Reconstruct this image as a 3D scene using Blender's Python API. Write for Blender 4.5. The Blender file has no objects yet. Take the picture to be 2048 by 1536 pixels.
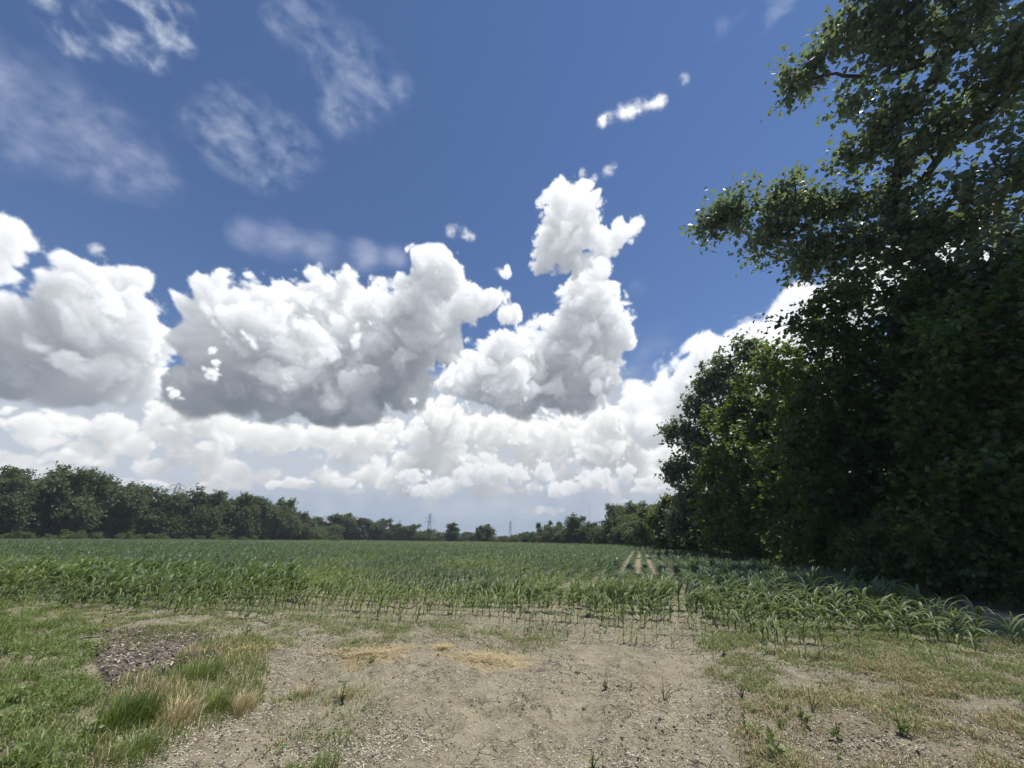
import bpy, math, random, time
from concurrent.futures import ThreadPoolExecutor
import numpy as np
from mathutils import Vector, Matrix

S = bpy.context.scene
T0 = time.time()
# ------------------------------------------------------------------ camera
CAM_F, CAM_H = 769.0, 1.6                # focal length in pixels of a 2048 px wide frame, eye height
PITCH, ROLL = math.radians(22.0), math.radians(0.55)
cam_data = bpy.data.cameras.new('camera')
cam_data.sensor_width = 36.0
cam_data.lens = 36.0 * CAM_F / 2048.0
cam_data.clip_start, cam_data.clip_end = 0.05, 20000.0
cam = bpy.data.objects.new('camera', cam_data)
S.collection.objects.link(cam)
cam.location = (0, 0, CAM_H)
cam.rotation_euler = (Matrix.Rotation(math.pi / 2 + PITCH, 3, 'X') @ Matrix.Rotation(ROLL, 3, 'Z')).to_euler()
S.camera = cam

# ------------------------------------------------------------------ sun, exposure
SUN_AZ, SUN_EL = math.radians(86), math.radians(70)      # azimuth from +Y towards +X
sun_dir = Vector((math.sin(SUN_AZ) * math.cos(SUN_EL), math.cos(SUN_AZ) * math.cos(SUN_EL), math.sin(SUN_EL)))
sl = bpy.data.lights.new('sun', 'SUN')
sl.energy, sl.angle, sl.color = 4.8, math.radians(0.5), (1.0, 0.96, 0.88)
sun = bpy.data.objects.new('sun', sl)
S.collection.objects.link(sun)
sun.location = sun_dir * 60
sun.rotation_euler = sun_dir.to_track_quat('Z', 'Y').to_euler()
S.view_settings.view_transform = 'Standard'
S.view_settings.look = 'None'
S.view_settings.exposure = 0.18
S.view_settings.gamma = 1.0
S.view_settings.use_curve_mapping = False
S.render.engine = 'CYCLES'
cy = S.cycles
cy.max_bounces, cy.diffuse_bounces, cy.glossy_bounces = 9, 7, 2
cy.transmission_bounces, cy.transparent_max_bounces = 8, 8
cy.sample_clamp_indirect = 6.0

def ray(x, y):
    """Unit direction of a point of the photograph (2048 x 1536)."""
    u, v = (x - 1024) / CAM_F, (768 - y) / CAM_F
    c, s = math.cos(ROLL), math.sin(ROLL)
    u, v = u * c - v * s, u * s + v * c
    d = np.array((u, math.cos(PITCH) - v * math.sin(PITCH), math.sin(PITCH) + v * math.cos(PITCH)))
    return d / np.linalg.norm(d)


def azel(x, y):
    d = ray(x, y)
    return math.degrees(math.atan2(d[0], d[1])), math.degrees(math.asin(d[2]))


def ground_at(x, y, z=0.0):
    d = ray(x, y)
    t = (CAM_H - z) / -d[2]
    return d[0] * t, d[1] * t


def smooth01(t):
    t = np.clip(t, 0, 1)
    return t * t * (3 - 2 * t)


def sstep(x, a, b):
    return smooth01((x - a) / (b - a))


def _hash(ix, iy, iz, seed):
    u = np.uint32
    h = ix * u(0x9E3779B1) + u((seed * 2654435761) & 0xffffffff)
    h = (h ^ (h >> u(15))) * u(0x85EBCA77) + iy
    h = (h ^ (h >> u(13))) * u(0xC2B2AE3D) + iz
    h = (h ^ (h >> u(16))) * u(0x7FEB352D)
    h = (h ^ (h >> u(15))) * u(0x846CA68B)
    return h ^ (h >> u(16))


_G = np.array([(1, 1, 0), (-1, 1, 0), (1, -1, 0), (-1, -1, 0), (1, 0, 1), (-1, 0, 1), (1, 0, -1), (-1, 0, -1),
               (0, 1, 1), (0, -1, 1), (0, 1, -1), (0, -1, -1), (1, 1, 0), (-1, 1, 0), (0, -1, 1), (0, -1, -1)], np.float32)


def perlin(x, y, z=None, seed=0):
    """Gradient noise, about -1..1, of float32 arrays."""
    x = np.asarray(x, np.float32); y = np.asarray(y, np.float32)
    two = z is None
    if two: z = np.float32(0.5 + seed * 0.0)
    fx, fy, fz = np.floor(x), np.floor(y), np.floor(z)
    ix, iy = fx.astype(np.int32).view(np.uint32), fy.astype(np.int32).view(np.uint32)
    iz = np.asarray(fz).astype(np.int32).view(np.uint32)
    x, y, z = x - fx, y - fy, z - fz
    u, v, w = (t * t * t * (t * (t * 6 - 15) + 10) for t in (x, y, z))
    r = None
    one = np.uint32(1)
    for dz in ((0,) if two else (0, 1)):
        for dy in (0, 1):
            for dx in (0, 1):
                k = _hash(ix + one * np.uint32(dx), iy + one * np.uint32(dy), iz + one * np.uint32(dz), seed) & np.uint32(15)
                g = _G[k]
                n = g[..., 0] * (x - dx) + g[..., 1] * (y - dy)
                if not two: n = n + g[..., 2] * (z - dz)
                n = n * (u if dx else 1 - u) * (v if dy else 1 - v)
                if not two: n = n * (w if dz else 1 - w)
                r = n if r is None else r + n
    return r * (1.4 if two else 1.0)


def fbm(x, y, z=None, oct=4, seed=0, gain=0.5, lac=2.03):
    a, s, r = 1.0, 1.0, 0.0
    for k in range(oct):
        r = r + a * perlin(x * s + 17.3 * k, y * s - 9.1 * k, None if z is None else z * s + 5.7 * k, seed + k)
        a *= gain; s *= lac
    return r


# ------------------------------------------------------------------ clouds: a small volume simulation, marched once into a map of the sky
SKY_AZ, SKY_EL, SKY_RES = (-78.0, 78.0), (-1.0, 70.0), 0.08     # degrees
SW, SH = int((SKY_AZ[1] - SKY_AZ[0]) / SKY_RES), int((SKY_EL[1] - SKY_EL[0]) / SKY_RES)
sky_rgb = np.zeros((SH, SW, 3), np.float32)     # premultiplied light of the clouds
sky_a = np.zeros((SH, SW), np.float32)


def over(rgb, a, r0, c0):
    h, w = a.shape
    R, A = sky_rgb[r0:r0 + h, c0:c0 + w], sky_a[r0:r0 + h, c0:c0 + w]
    R *= (1 - a)[..., None]; R += rgb
    A *= (1 - a); A += a


def march_layer(blobs, seed, amp, cell, ext, base=None, warm=(1, 1, 1), sun_k=1.0, ds=0.45, fade=0.0, hazec=(0.36, 0.45, 0.58), depth_k=0.6, edge=0.075, amb=1.0, bias=-.04, lw=(.50, .36, .20), smooth=.80, blur=1.0, base_px=None):
    """Density = smooth union of round heaps + billowing noise; light swept down through it; slices laid over each other."""
    rng = np.random.default_rng(seed)
    B = []
    for b in blobs:
        a, e = azel(b[0], b[1])
        d0, d1 = ray(b[0] - b[2] * .7, b[1] + b[2] * .7), ray(b[0] + b[2] * .7, b[1] - b[2] * .7)
        r = math.degrees(2 * math.asin(np.linalg.norm(d1 - d0) / 2)) / 2
        sq = (b[3] / b[2]) if len(b) > 3 else 1.0              # height over width
        B.append((a, e, (rng.random() - .5) * r * depth_k * sq, r, sq))
    m = cell * 0.6
    if base_px: base = tuple(np.array([azel(x_, y_) for x_, y_ in base_px]).T)
    a0 = max(min(b[0] - 1.5 * b[3] for b in B) - m, SKY_AZ[0]); a1 = min(max(b[0] + 1.5 * b[3] for b in B) + m, SKY_AZ[1])
    e0 = max(min(b[1] - 1.2 * b[3] for b in B) - m, SKY_EL[0]); e1 = min(max(b[1] + 1.2 * b[3] for b in B) + m, SKY_EL[1])
    c0, c1 = int((a0 - SKY_AZ[0]) / SKY_RES), int((a1 - SKY_AZ[0]) / SKY_RES)
    r0, r1 = int((e0 - SKY_EL[0]) / SKY_RES), int((e1 - SKY_EL[0]) / SKY_RES)
    rm = max(b[3] * min(1, b[4] * 1.3) + abs(b[2]) for b in B) * 1.1
    ns = max(6, int(2 * rm / ds))
    az = (SKY_AZ[0] + (np.arange(c0, c1) + .5) * SKY_RES).astype(np.float32)
    el = (SKY_EL[0] + (np.arange(r0, r1) + .5) * SKY_RES).astype(np.float32)
    dp = (-rm + (np.arange(ns) + .5) * (2 * rm / ns)).astype(np.float32)
    W, H = len(az), len(el)
    K = 7.0
    acc = np.full((ns, H, W), 1e-4, np.float32)
    for a, e, s, r, sq in B:
        ca = math.cos(math.radians(e))
        R = r * 1.6
        x0, x1 = np.searchsorted(az, [a - R / ca, a + R / ca]); y0, y1 = np.searchsorted(el, [e - R, e + R]); z0, z1 = np.searchsorted(dp, [s - R, s + R])
        if x0 == x1 or y0 == y1 or z0 == z1: continue
        d = np.sqrt((((az[x0:x1] - a) * ca)[None, None, :]) ** 2 + ((el[y0:y1] - e)[None, :, None] / sq) ** 2 + ((dp[z0:z1] - s)[:, None, None] / min(1, sq * 1.3)) ** 2)
        acc[z0:z1, y0:y1, x0:x1] += np.exp(K * (1 - d / r))
    E = np.log(acc) / K
    del acc
    if base is not None:                                       # flat undersides
        bl = np.interp(az, *base)
        E -= np.maximum(0, (bl[None, None, :] - el[None, :, None]) / (cell * .9)) ** 1.0
    idx = np.nonzero((E > -amp * 1.15).ravel())[0]
    zz, yy, xx = np.unravel_index(idx, E.shape)
    px = az[xx] * np.cos(np.radians(el[yy])) / cell; py = el[yy] / cell; pz = (dp[zz] + (rng.random((H, W), np.float32)[yy, xx] - .5) * (2 * rm / ns)) / cell
    wx = perlin(px * .9 + 40, py * .9, pz * .9, seed + 50) * .3
    wy = perlin(px * .9, py * .9 + 31, pz * .9, seed + 60) * .3
    px, py = px + wx, py + wy
    n = np.zeros(len(idx), np.float32)
    g, s = 1.0, 1.0
    for k in range(7):
        p = perlin(px * s, py * s, pz * s + 3.1 * k, seed + k)
        n += g * (np.abs(p) * 1.9 - .42)
        g *= 0.56; s *= 2.07
    f = E.ravel()[idx] + amp * (n * 0.60 + bias)
    rho = np.zeros(E.size, np.float32)
    rho[idx] = sstep(f, 0.0, edge * 4) * (0.35 + 0.65 * sstep(f, 0.0, 0.5))
    rho = rho.reshape(E.shape)
    if base is not None: rho *= (sstep(el[:, None] - bl[None, :], -1.6, 2.2) ** 1.5).astype(np.float32)[None]
    del E
    # sun sweep: from the top row down, shifted towards the sun
    sx, sy, sz = sun_dir[0], sun_dir[2], sun_dir[1]
    dx = sx / sy
    tau = np.zeros((ns, W), np.float32)
    T = np.empty_like(rho)
    step = SKY_RES / sy
    fx = dx
    shift_acc = 0.0
    zsh = (sz / sy) * SKY_RES / (2 * rm / ns)
    zacc = 0.0
    for j in range(H - 1, -1, -1):
        shift_acc += fx
        k = int(shift_acc); shift_acc -= k
        if k: tau[:, :-k] = tau[:, k:].copy(); tau[:, -k:] *= 0
        zacc += zsh
        k = int(zacc); zacc -= k
        if k: tau[:-k] = tau[k:].copy(); tau[-k:] = 0
        tau += rho[:, j] * (step * ext)
        # a little sideways blur: light scattered around
        tau = tau * .8 + .06 * (np.roll(tau, 1, 1) + np.roll(tau, -1, 1)) + .04 * (np.roll(tau, 2, 0) + np.roll(tau, -2, 0))
        T[:, j] = tau
    def box(q, r, ax):                                          # light spreads inside a cloud: a blurred copy of the shadowing
        c = np.cumsum(q, axis=ax, dtype=np.float32)
        n_ = q.shape[ax]; i_ = np.arange(n_)
        hi_, lo_ = np.minimum(i_ + r, n_ - 1), np.maximum(i_ - r - 1, 0)
        sh = [1] * q.ndim; sh[ax] = n_
        return (np.take(c, hi_, ax) - np.take(c, lo_, ax)) / (hi_ - lo_).reshape(sh).astype(np.float32)
    Tb = T
    for r_ in (int(cell * blur / SKY_RES * .10) + 1, int(cell * blur / SKY_RES * .06) + 1):
        Tb = box(box(Tb, r_, 2), r_, 1)
    T = T * (1 - smooth) + Tb * smooth
    del Tb
    L = 0.0
    for w_, k_ in zip(lw, (.60, 0.12, 0.034)):
        L = L + w_ * np.exp(-T * k_)
    Lr = np.array((1.0, 0.985, 0.96), np.float32) * sun_k
    A = np.array((0.135, 0.175, 0.23), np.float32) * amb
    # slices laid over each other, near ones first
    dsl = 2 * rm / ns
    rgb = np.zeros((H, W, 3), np.float32); tr = np.ones((H, W), np.float32)
    for k in range(ns):
        al = 1 - np.exp(-rho[k] * ext * dsl * 2.4)
        wgt = (tr * al)
        amb_o = 0.45 + 0.55 * np.exp(-T[k] * .05)
        rgb += wgt[..., None] * (L[k][..., None] * Lr + (A * amb_o[..., None]))
        tr *= 1 - al
    a = 1 - tr
    def soft(q):
        q = q.copy(); q[1:-1] = (q[:-2] + 4 * q[1:-1] + q[2:]) / 6; q[:, 1:-1] = (q[:, :-2] + 4 * q[:, 1:-1] + q[:, 2:]) / 6
        return q
    rgb, a = soft(rgb), soft(a)
    rgb *= np.array(warm, np.float32)
    if fade: rgb = rgb * (1 - fade) + a[..., None] * np.array(hazec, np.float32) * fade
    return rgb, a, r0, c0


def veil(blobs, kind, strength, col, seed, thin=False):
    """Thin high cloud: a soft patch broken by streaks."""
    az = SKY_AZ[0] + (np.arange(SW) + .5) * SKY_RES; el = SKY_EL[0] + (np.arange(SH) + .5) * SKY_RES
    E = np.full((SH, SW), -9.0, np.float32)
    for b in blobs:
        a, e = azel(b[0], b[1]); d0, d1 = ray(b[0] - b[2] * .7, b[1] + b[2] * .7), ray(b[0] + b[2] * .7, b[1] - b[2] * .7)
        r = math.degrees(2 * math.asin(np.linalg.norm(d1 - d0) / 2)) / 2
        d = np.sqrt(((az - a)[None] * math.cos(math.radians(e))) ** 2 + (el - e)[:, None] ** 2)
        E = np.logaddexp(E * 4, 4 * (1 - d / r)) / 4
    rows, cols = np.nonzero(E > -.6)
    r0, r1, c0, c1 = rows.min(), rows.max() + 1, cols.min(), cols.max() + 1
    e = E[r0:r1, c0:c1]
    gx, gy = np.meshgrid(az[c0:c1], el[r0:r1])
    ga, ge = np.radians(gx), np.radians(gy)
    dx, dy, dz = np.degrees(np.sin(ga) * np.cos(ge)), np.degrees(np.cos(ga) * np.cos(ge)), np.degrees(np.sin(ge))
    t = math.radians(kind[0])                                  # streaks: noise drawn out along one direction of the sky
    ax = (math.cos(t), 0.0, math.sin(t))
    u = dx * ax[0] + dz * ax[2]
    k = 1 / kind[1] - 1 / kind[2]
    wu = fbm(dx * .25, dy * .25, dz * .25, 2, seed + 9) * kind[3]
    n = fbm(dx / kind[2] + u * ax[0] * k + wu, dy / kind[2] + wu, dz / kind[2] + u * ax[2] * k, kind[6] if len(kind) > 6 else 6, seed, .52) * 1.25
    a = sstep(e + .25 * n * kind[4], -.12, .85) * np.clip(kind[5] + n * kind[4], 0, 1.25) ** 1.2 * strength if thin else sstep(e * kind[5] + n * kind[4], -.15, 1.7) ** 1.35 * strength
    return a[..., None] * np.array(col, np.float32), a.astype(np.float32), r0, c0


_pool = ThreadPoolExecutor(4)
_jobs = []


def sky_job(f, *a, **k):
    _jobs.append(_pool.submit(f, *a, **k))


LAV, PALE = (0.42, 0.47, 0.66), (0.62, 0.70, 0.83)
# direction of the streaks in degrees, length, width, turbulence, noise weight, patch weight
sky_job(veil, [(20, 215, 110), (120, 255, 110), (220, 305, 90), (290, 350, 60), (-60, 190, 110)], (-24, 7, 2.0, .3, .42, .62), .55, LAV, 11, True)
sky_job(veil, [(490, 465, 40), (560, 480, 45), (640, 500, 45), (730, 512, 40), (790, 515, 30)], (-14, 6, 2.4, .3, .32, .80), .62, LAV, 12, True)
sky_job(veil, [(1330, 690, 55), (1290, 700, 40), (1275, 572, 30)], (10, 6, 3, .4, .3, .8), .40, LAV, 13)
sky_job(veil, [(110, 30, 40), (140, 70, 35), (165, 95, 26), (215, 95, 18), (270, 45, 60), (310, 30, 60), (350, 65, 35), (255, 100, 30), (290, 10, 60), (300, 125, 20)], (-50, 4.0, 1.9, .4, .72, .42, 6), .72, PALE, 24, True)
sky_job(veil, [(560, 45, 35), (640, 80, 65), (720, 140, 70), (780, 180, 50), (690, 220, 60), (590, 10, 50)], (-38, 4.0, 1.9, .4, .50, .48, 6), .50, (.50, .57, .73), 15, True)
sky_job(veil, [(420, 260, 55), (490, 250, 70), (560, 290, 70), (530, 345, 45), (470, 300, 60), (610, 300, 35)], (-30, 3.2, 1.6, .4, .48, .46, 6), .48, (.50, .57, .73), 16, True)
sky_job(veil, [(1450, 45, 35), (1490, 20, 50), (1560, 5, 50)], (40, 5, 2.4, .6, .6, .7), .5, (.50, .57, .73), 17)
# small scraps
sky_job(veil, [(1205, 240, 17), (1222, 232, 18), (1242, 226, 20), (1262, 220, 20), (1282, 214, 22), (1302, 208, 22), (1320, 203, 20)], (25, 1.5, 1.1, .6, .8, .85), .97, (.86, .89, .94), 18, True)
sky_job(veil, [(1215, 345, 16), (1165, 347, 11), (1368, 160, 16), (1228, 330, 9), (905, 462, 15), (930, 470, 16), (945, 474, 8), (192, 500, 16), (1190, 355, 9), (1000, 545, 12)],
     (20, 1.5, 1.2, .6, .85, .7), .62, (.76, .80, .87), 19, True)

# the pale bank of cloud low over the horizon
sky_job(veil, [(x_, y_, 95) for x_ in range(-160, 2060, 75) for y_ in (835, 900, 965)] + [(0, 870, 110), (150, 890, 110), (300, 890, 110), (450, 890, 110), (600, 890, 110), (750, 880, 110), (900, 880, 110), (1050, 880, 110), (1200, 880, 110), (1350, 880, 110), (1500, 880, 120), (1650, 860, 140), (-120, 860, 140)],
     (5, 14, 5, .3, .45, 2.2), .95, (.545, .595, .655), 20)
sky_job(veil, [(x_, 1005, 70) for x_ in range(-160, 2060, 70)], (3, 16, 4, .3, .5, 1.3), .75, (.345, .42, .53), 21)
_rf = random.Random(4)
far_blobs = []
for k_ in range(64):
    x_ = -120 + k_ * 28 + _rf.uniform(-14, 14)
    far_blobs.append((x_, _rf.uniform(868, 955), _rf.uniform(26, 62), _rf.uniform(20, 38)))
for k_ in range(40): far_blobs.append((-120 + k_ * 42 + _rf.uniform(-20, 20), _rf.uniform(945, 985), _rf.uniform(26, 60), _rf.uniform(9, 17)))
for x_, y_, a_, b_ in ((370, 830, 60, 40), (430, 850, 60, 40), (890, 835, 60, 40), (950, 860, 60, 36), (1230, 845, 60, 44), (1270, 870, 60, 40), (130, 842, 60, 30), (640, 872, 80, 30), (520, 876, 60, 30), (60, 850, 80, 36), (215, 862, 70, 38), (340, 868, 60, 30), (730, 872, 80, 36), (860, 868, 70, 40), (1060, 868, 90, 40), (1190, 872, 90, 44), (1340, 915, 80, 45), (1460, 900, 110, 70), (1620, 880, 120, 90)): far_blobs.append((x_, y_, a_, b_))
sky_job(march_layer, far_blobs, 3, 1.15, 3.0, 1.3, fade=.22, hazec=(.48, .54, .61), warm=(1.07, 1.03, .97), ds=.3, depth_k=2.5, bias=-.12, smooth=.30)
low_blobs = [(1085, 1020, 48, 9), (1240, 1002, 20, 5)]
for k_ in range(26):
    low_blobs.append((820 + k_ * 22 + _rf.uniform(-14, 14), 968 + _rf.uniform(-26, 16), _rf.uniform(14, 40), _rf.uniform(9, 22)))
for x_, y_ in ((560, 968), (600, 962), (690, 966), (300, 965), (120, 968)): low_blobs.append((x_, y_, 34, 10))
sky_job(march_layer, low_blobs, 4, 1.0, 2.0, 2.0, fade=.34, hazec=(.41, .48, .58), warm=(1.05, 1.01, .95), ds=.22, depth_k=1.0)
left_blobs = [(-10, 470, 46), (0, 540, 36), (-40, 500, 60),
             (190, 562, 52), (130, 595, 62), (272, 562, 34), (60, 640, 62), (200, 660, 105), (300, 680, 48), (110, 735, 100), (250, 745, 75), (20, 700, 75), (20, 765, 45), (-60, 680, 90), (170, 770, 60), (300, 770, 40)]
sky_job(march_layer, left_blobs, 5, .95, 4.6, 2.3, ds=.5, depth_k=1.0, bias=-.02, base_px=[(-100, 800), (60, 808), (200, 822), (320, 812), (360, 790)])
mid_blobs = [(862, 545, 46), (900, 565, 40), (835, 600, 46), (640, 575, 36), (430, 618, 58), (500, 630, 55), (400, 668, 44), (600, 615, 52), (628, 548, 24), (650, 580, 24), (690, 562, 16), (560, 600, 40), (740, 620, 45), (800, 565, 22), (872, 532, 42),
             (885, 507, 22), (850, 577, 40), (930, 608, 40), (985, 602, 30), (1020, 630, 24), (560, 690, 115), (750, 685, 110), (860, 660, 65), (650, 750, 115), (480, 740, 100), (790, 750, 70), (410, 720, 48), (380, 760, 40), (370, 800, 45), (400, 830, 40), (890, 690, 35), (560, 800, 55), (700, 800, 60), (820, 790, 40)]
right_blobs = [(1610, 608, 48), (1560, 642, 42), (1500, 695, 58), (1420, 705, 48), (1390, 748, 48), (1340, 788, 48), (1278, 805, 42), (1450, 800, 110), (1580, 760, 120), (1300, 850, 55), (1700, 600, 80), (1820, 560, 110)]
sky_job(march_layer, right_blobs, 9, .75, 4.5, .9, ds=.5, depth_k=1.0, bias=.02)
sky_job(march_layer, mid_blobs, 15, .90, 4.6, 2.1, ds=.5, depth_k=1.0, base_px=[(380, 830), (470, 820), (540, 850), (700, 850), (830, 838), (900, 800)])
front_blobs = [(1180, 568, 44), (1150, 608, 42), (1200, 620, 42), (1235, 665, 30), (1257, 688, 18), (1120, 660, 42), (1060, 683, 42), (1000, 708, 46), (950, 728, 38), (920, 765, 42), (1010, 765, 68), (1110, 745, 70), (1190, 745, 48), (1150, 790, 52), (1050, 800, 42), (1210, 700, 36), (1175, 665, 40), (1140, 700, 40), (1205, 590, 42), (1225, 640, 38), (1090, 700, 50), (1020, 715, 50), (960, 745, 46), (1255, 672, 24)]
sky_job(march_layer, front_blobs, 6, .95, 3.8, 2.0, ds=.4, depth_k=1.0, base_px=[(880, 790), (960, 815), (1050, 838), (1150, 832), (1220, 805)])
scatter_blobs = [(1125, 402, 38), (1170, 402, 32), (1120, 450, 40), (1170, 450, 36), (1095, 510, 30), (1145, 520, 28), (1240, 462, 27), (1272, 448, 18), (1205, 490, 22), (1075, 535, 15), (1010, 548, 13), (1150, 425, 45), (1200, 475, 30), (1130, 490, 40), (1225, 478, 26)]
sky_job(march_layer, scatter_blobs, 7, 1.1, 2.5, 1.1, ds=.35, edge=.05, bias=.05)
chip_blobs = [(325, 742, 11), (312, 745, 7), (425, 745, 15), (432, 725, 10), (350, 788, 14), (338, 778, 7), (425, 700, 10), (828, 800, 8), (862, 802, 8)]
sky_job(march_layer, chip_blobs, 8, 1.2, 1.0, 1.4, ds=.2, edge=.12, bias=.0)
for j_ in _jobs: over(*j_.result())
_pool.shutdown()
print('clouds', round(time.time() - T0, 1))
# ------------------------------------------------------------------ world: Sky Texture with the marched clouds laid over it
img = bpy.data.images.new('cloud_map', SW, SH, alpha=True, float_buffer=True)
img.colorspace_settings.name = 'Non-Color'
img.alpha_mode = 'CHANNEL_PACKED'
img.pixels.foreach_set(np.concatenate([sky_rgb * .93, sky_a[..., None]], -1).astype(np.float32).ravel())
img.update()
img.pack()

world = bpy.data.worlds.new('World')
S.world = world
world.use_nodes = True


class NT:
    """Short hand for node trees."""
    def __init__(self, tree): self.t = tree; tree.nodes.clear()

    def n(self, kind, ins=None, **props):
        nd = self.t.nodes.new(kind)
        for k, v in props.items(): setattr(nd, k, v)
        for k, v in (ins or {}).items():
            s = nd.inputs[k]
            if hasattr(v, 'is_linked') or isinstance(v, bpy.types.NodeSocket): self.t.links.new(v, s)
            else: s.default_value = v
        return nd

    def math(self, op, a, b=0.0, c=0.0, clamp=False):
        return self.n('ShaderNodeMath', {0: a, 1: b, 2: c}, operation=op, use_clamp=clamp).outputs[0]

    def mix(self, f, a, b, blend='MIX'):
        g = lambda v: v if isinstance(v, bpy.types.NodeSocket) else (*v, 1.0)
        return self.n('ShaderNodeMix', {0: f, 6: g(a), 7: g(b)}, data_type='RGBA', blend_type=blend).outputs[2]

    def rng(self, v, a, b, o0=0.0, o1=1.0, t='SMOOTHSTEP'):
        return self.n('ShaderNodeMapRange', {0: v, 1: a, 2: b, 3: o0, 4: o1}, interpolation_type=t).outputs[0]

    def noise(self, v, scale, detail=4.0, rough=0.55, dist=0.0, out='Fac'):
        return self.n('ShaderNodeTexNoise', {'Vector': v, 'Scale': scale, 'Detail': detail, 'Roughness': rough, 'Distortion': dist}).outputs[out]

    def attr(self, name):
        return self.n('ShaderNodeAttribute', attribute_name=name).outputs['Fac']


w = NT(world.node_tree)
dv = w.n('ShaderNodeTexCoord').outputs['Generated']
sp = w.n('ShaderNodeSeparateXYZ', {0: dv})
az_n = w.math('ARCTAN2', sp.outputs[0], sp.outputs[1])
el_n = w.math('ARCSINE', sp.outputs[2])
un = w.rng(az_n, math.radians(SKY_AZ[0]), math.radians(SKY_AZ[0] + SW * SKY_RES), t='LINEAR')
vn = w.rng(el_n, math.radians(SKY_EL[0]), math.radians(SKY_EL[0] + SH * SKY_RES), t='LINEAR')
for q in (un, vn): q.node.clamp = False
uv = w.n('ShaderNodeCombineXYZ', {0: un, 1: vn}).outputs[0]
ct = w.n('ShaderNodeTexImage', {'Vector': uv}, image=img, extension='CLIP', interpolation='Cubic')
nish = w.n('ShaderNodeTexSky', sky_type='NISHITA')
nish.sun_disc = False
nish.sun_elevation, nish.sun_rotation = SUN_EL, SUN_AZ
nish.altitude, nish.air_density, nish.dust_density, nish.ozone_density = 200.0, 1.0, 0.0, 3.0
SKY_STRENGTH = 0.086
clear = w.mix(1.0, nish.outputs[0], (SKY_STRENGTH * .88, SKY_STRENGTH * .98, SKY_STRENGTH * 1.15), 'MULTIPLY')
low = w.rng(sp.outputs[2], 0.34, 0.0)
clear = w.mix(w.math('MULTIPLY', low, 0.8), clear, (0.205, 0.285, 0.41))
inv = w.math('SUBTRACT', 1.0, ct.outputs['Alpha'])
veiled = w.n('ShaderNodeVectorMath', {0: clear, 'Scale': inv}, operation='SCALE').outputs[0]
both = w.n('ShaderNodeVectorMath', {0: veiled, 1: ct.outputs['Color']}, operation='ADD').outputs[0]
bg = w.n('ShaderNodeBackground', {'Color': both, 'Strength': 1.0})
w.n('ShaderNodeOutputWorld', {'Surface': bg.outputs[0]})
world.cycles.sampling_method = 'MANUAL'
world.cycles.sample_map_resolution = 512


# ------------------------------------------------------------------ mesh and object helpers
def mesh(name, verts, faces, mats=(), attrs=None, smooth=False, mat_index=None):
    """verts n x 3, faces: array m x 4 (or m x 3), or a list of such arrays; attrs: name -> per-vertex floats."""
    verts = np.asarray(verts, np.float32)
    fl = [np.asarray(f, np.int32) for f in (faces if isinstance(faces, list) else [faces]) if len(f)]
    me = bpy.data.meshes.new(name)
    me.vertices.add(len(verts)); me.vertices.foreach_set('co', verts.ravel())
    loops = np.concatenate([f.ravel() for f in fl])
    sizes = np.concatenate([np.full(len(f), f.shape[1], np.int32) for f in fl])
    me.loops.add(len(loops)); me.loops.foreach_set('vertex_index', loops)
    me.polygons.add(len(sizes)); me.polygons.foreach_set('loop_start', np.concatenate([[0], np.cumsum(sizes)[:-1]]).astype(np.int32))
    me.polygons.foreach_set('use_smooth', np.full(len(sizes), bool(smooth)))
    if mat_index is not None: me.polygons.foreach_set('material_index', np.asarray(mat_index, np.int32))
    for k, v in (attrs or {}).items():
        a = me.attributes.new(k, 'FLOAT', 'POINT'); a.data.foreach_set('value', np.asarray(v, np.float32).ravel())
    for m in mats: me.materials.append(m)
    me.update()
    return me


def link(name, data, parent=None, loc=(0, 0, 0), rot=(0, 0, 0), scale=None):
    o = bpy.data.objects.new(name, data)
    S.collection.objects.link(o)
    if parent is not None: o.parent = parent
    o.location, o.rotation_euler = loc, rot
    if scale is not None: o.scale = scale if hasattr(scale, '__len__') else (scale,) * 3
    return o


def tag(o, label=None, category=None, group=None, kind=None):
    for k, v in (('label', label), ('category', category), ('group', group), ('kind', kind)):
        if v: o[k] = v
    return o


class Geo:
    """Collects pieces into one mesh."""
    def __init__(self): self.v, self.f4, self.f3, self.a, self.n = [], [], [], {}, 0

    def add(self, v, f4=None, f3=None, **attrs):
        v = np.asarray(v, np.float32).reshape(-1, 3)
        if f4 is not None and len(f4): self.f4.append(np.asarray(f4, np.int64).reshape(-1, 4) + self.n)
        if f3 is not None and len(f3): self.f3.append(np.asarray(f3, np.int64).reshape(-1, 3) + self.n)
        for k, q in attrs.items(): self.a.setdefault(k, []).append(np.broadcast_to(np.asarray(q, np.float32), (len(v),)))
        self.v.append(v); self.n += len(v)

    def mesh(self, name, mats, smooth=False):
        fs = []
        if self.f4: fs.append(np.concatenate(self.f4))
        if self.f3: fs.append(np.concatenate(self.f3))
        return mesh(name, np.concatenate(self.v), fs, mats, {k: np.concatenate(q) for k, q in self.a.items()}, smooth)


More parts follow.
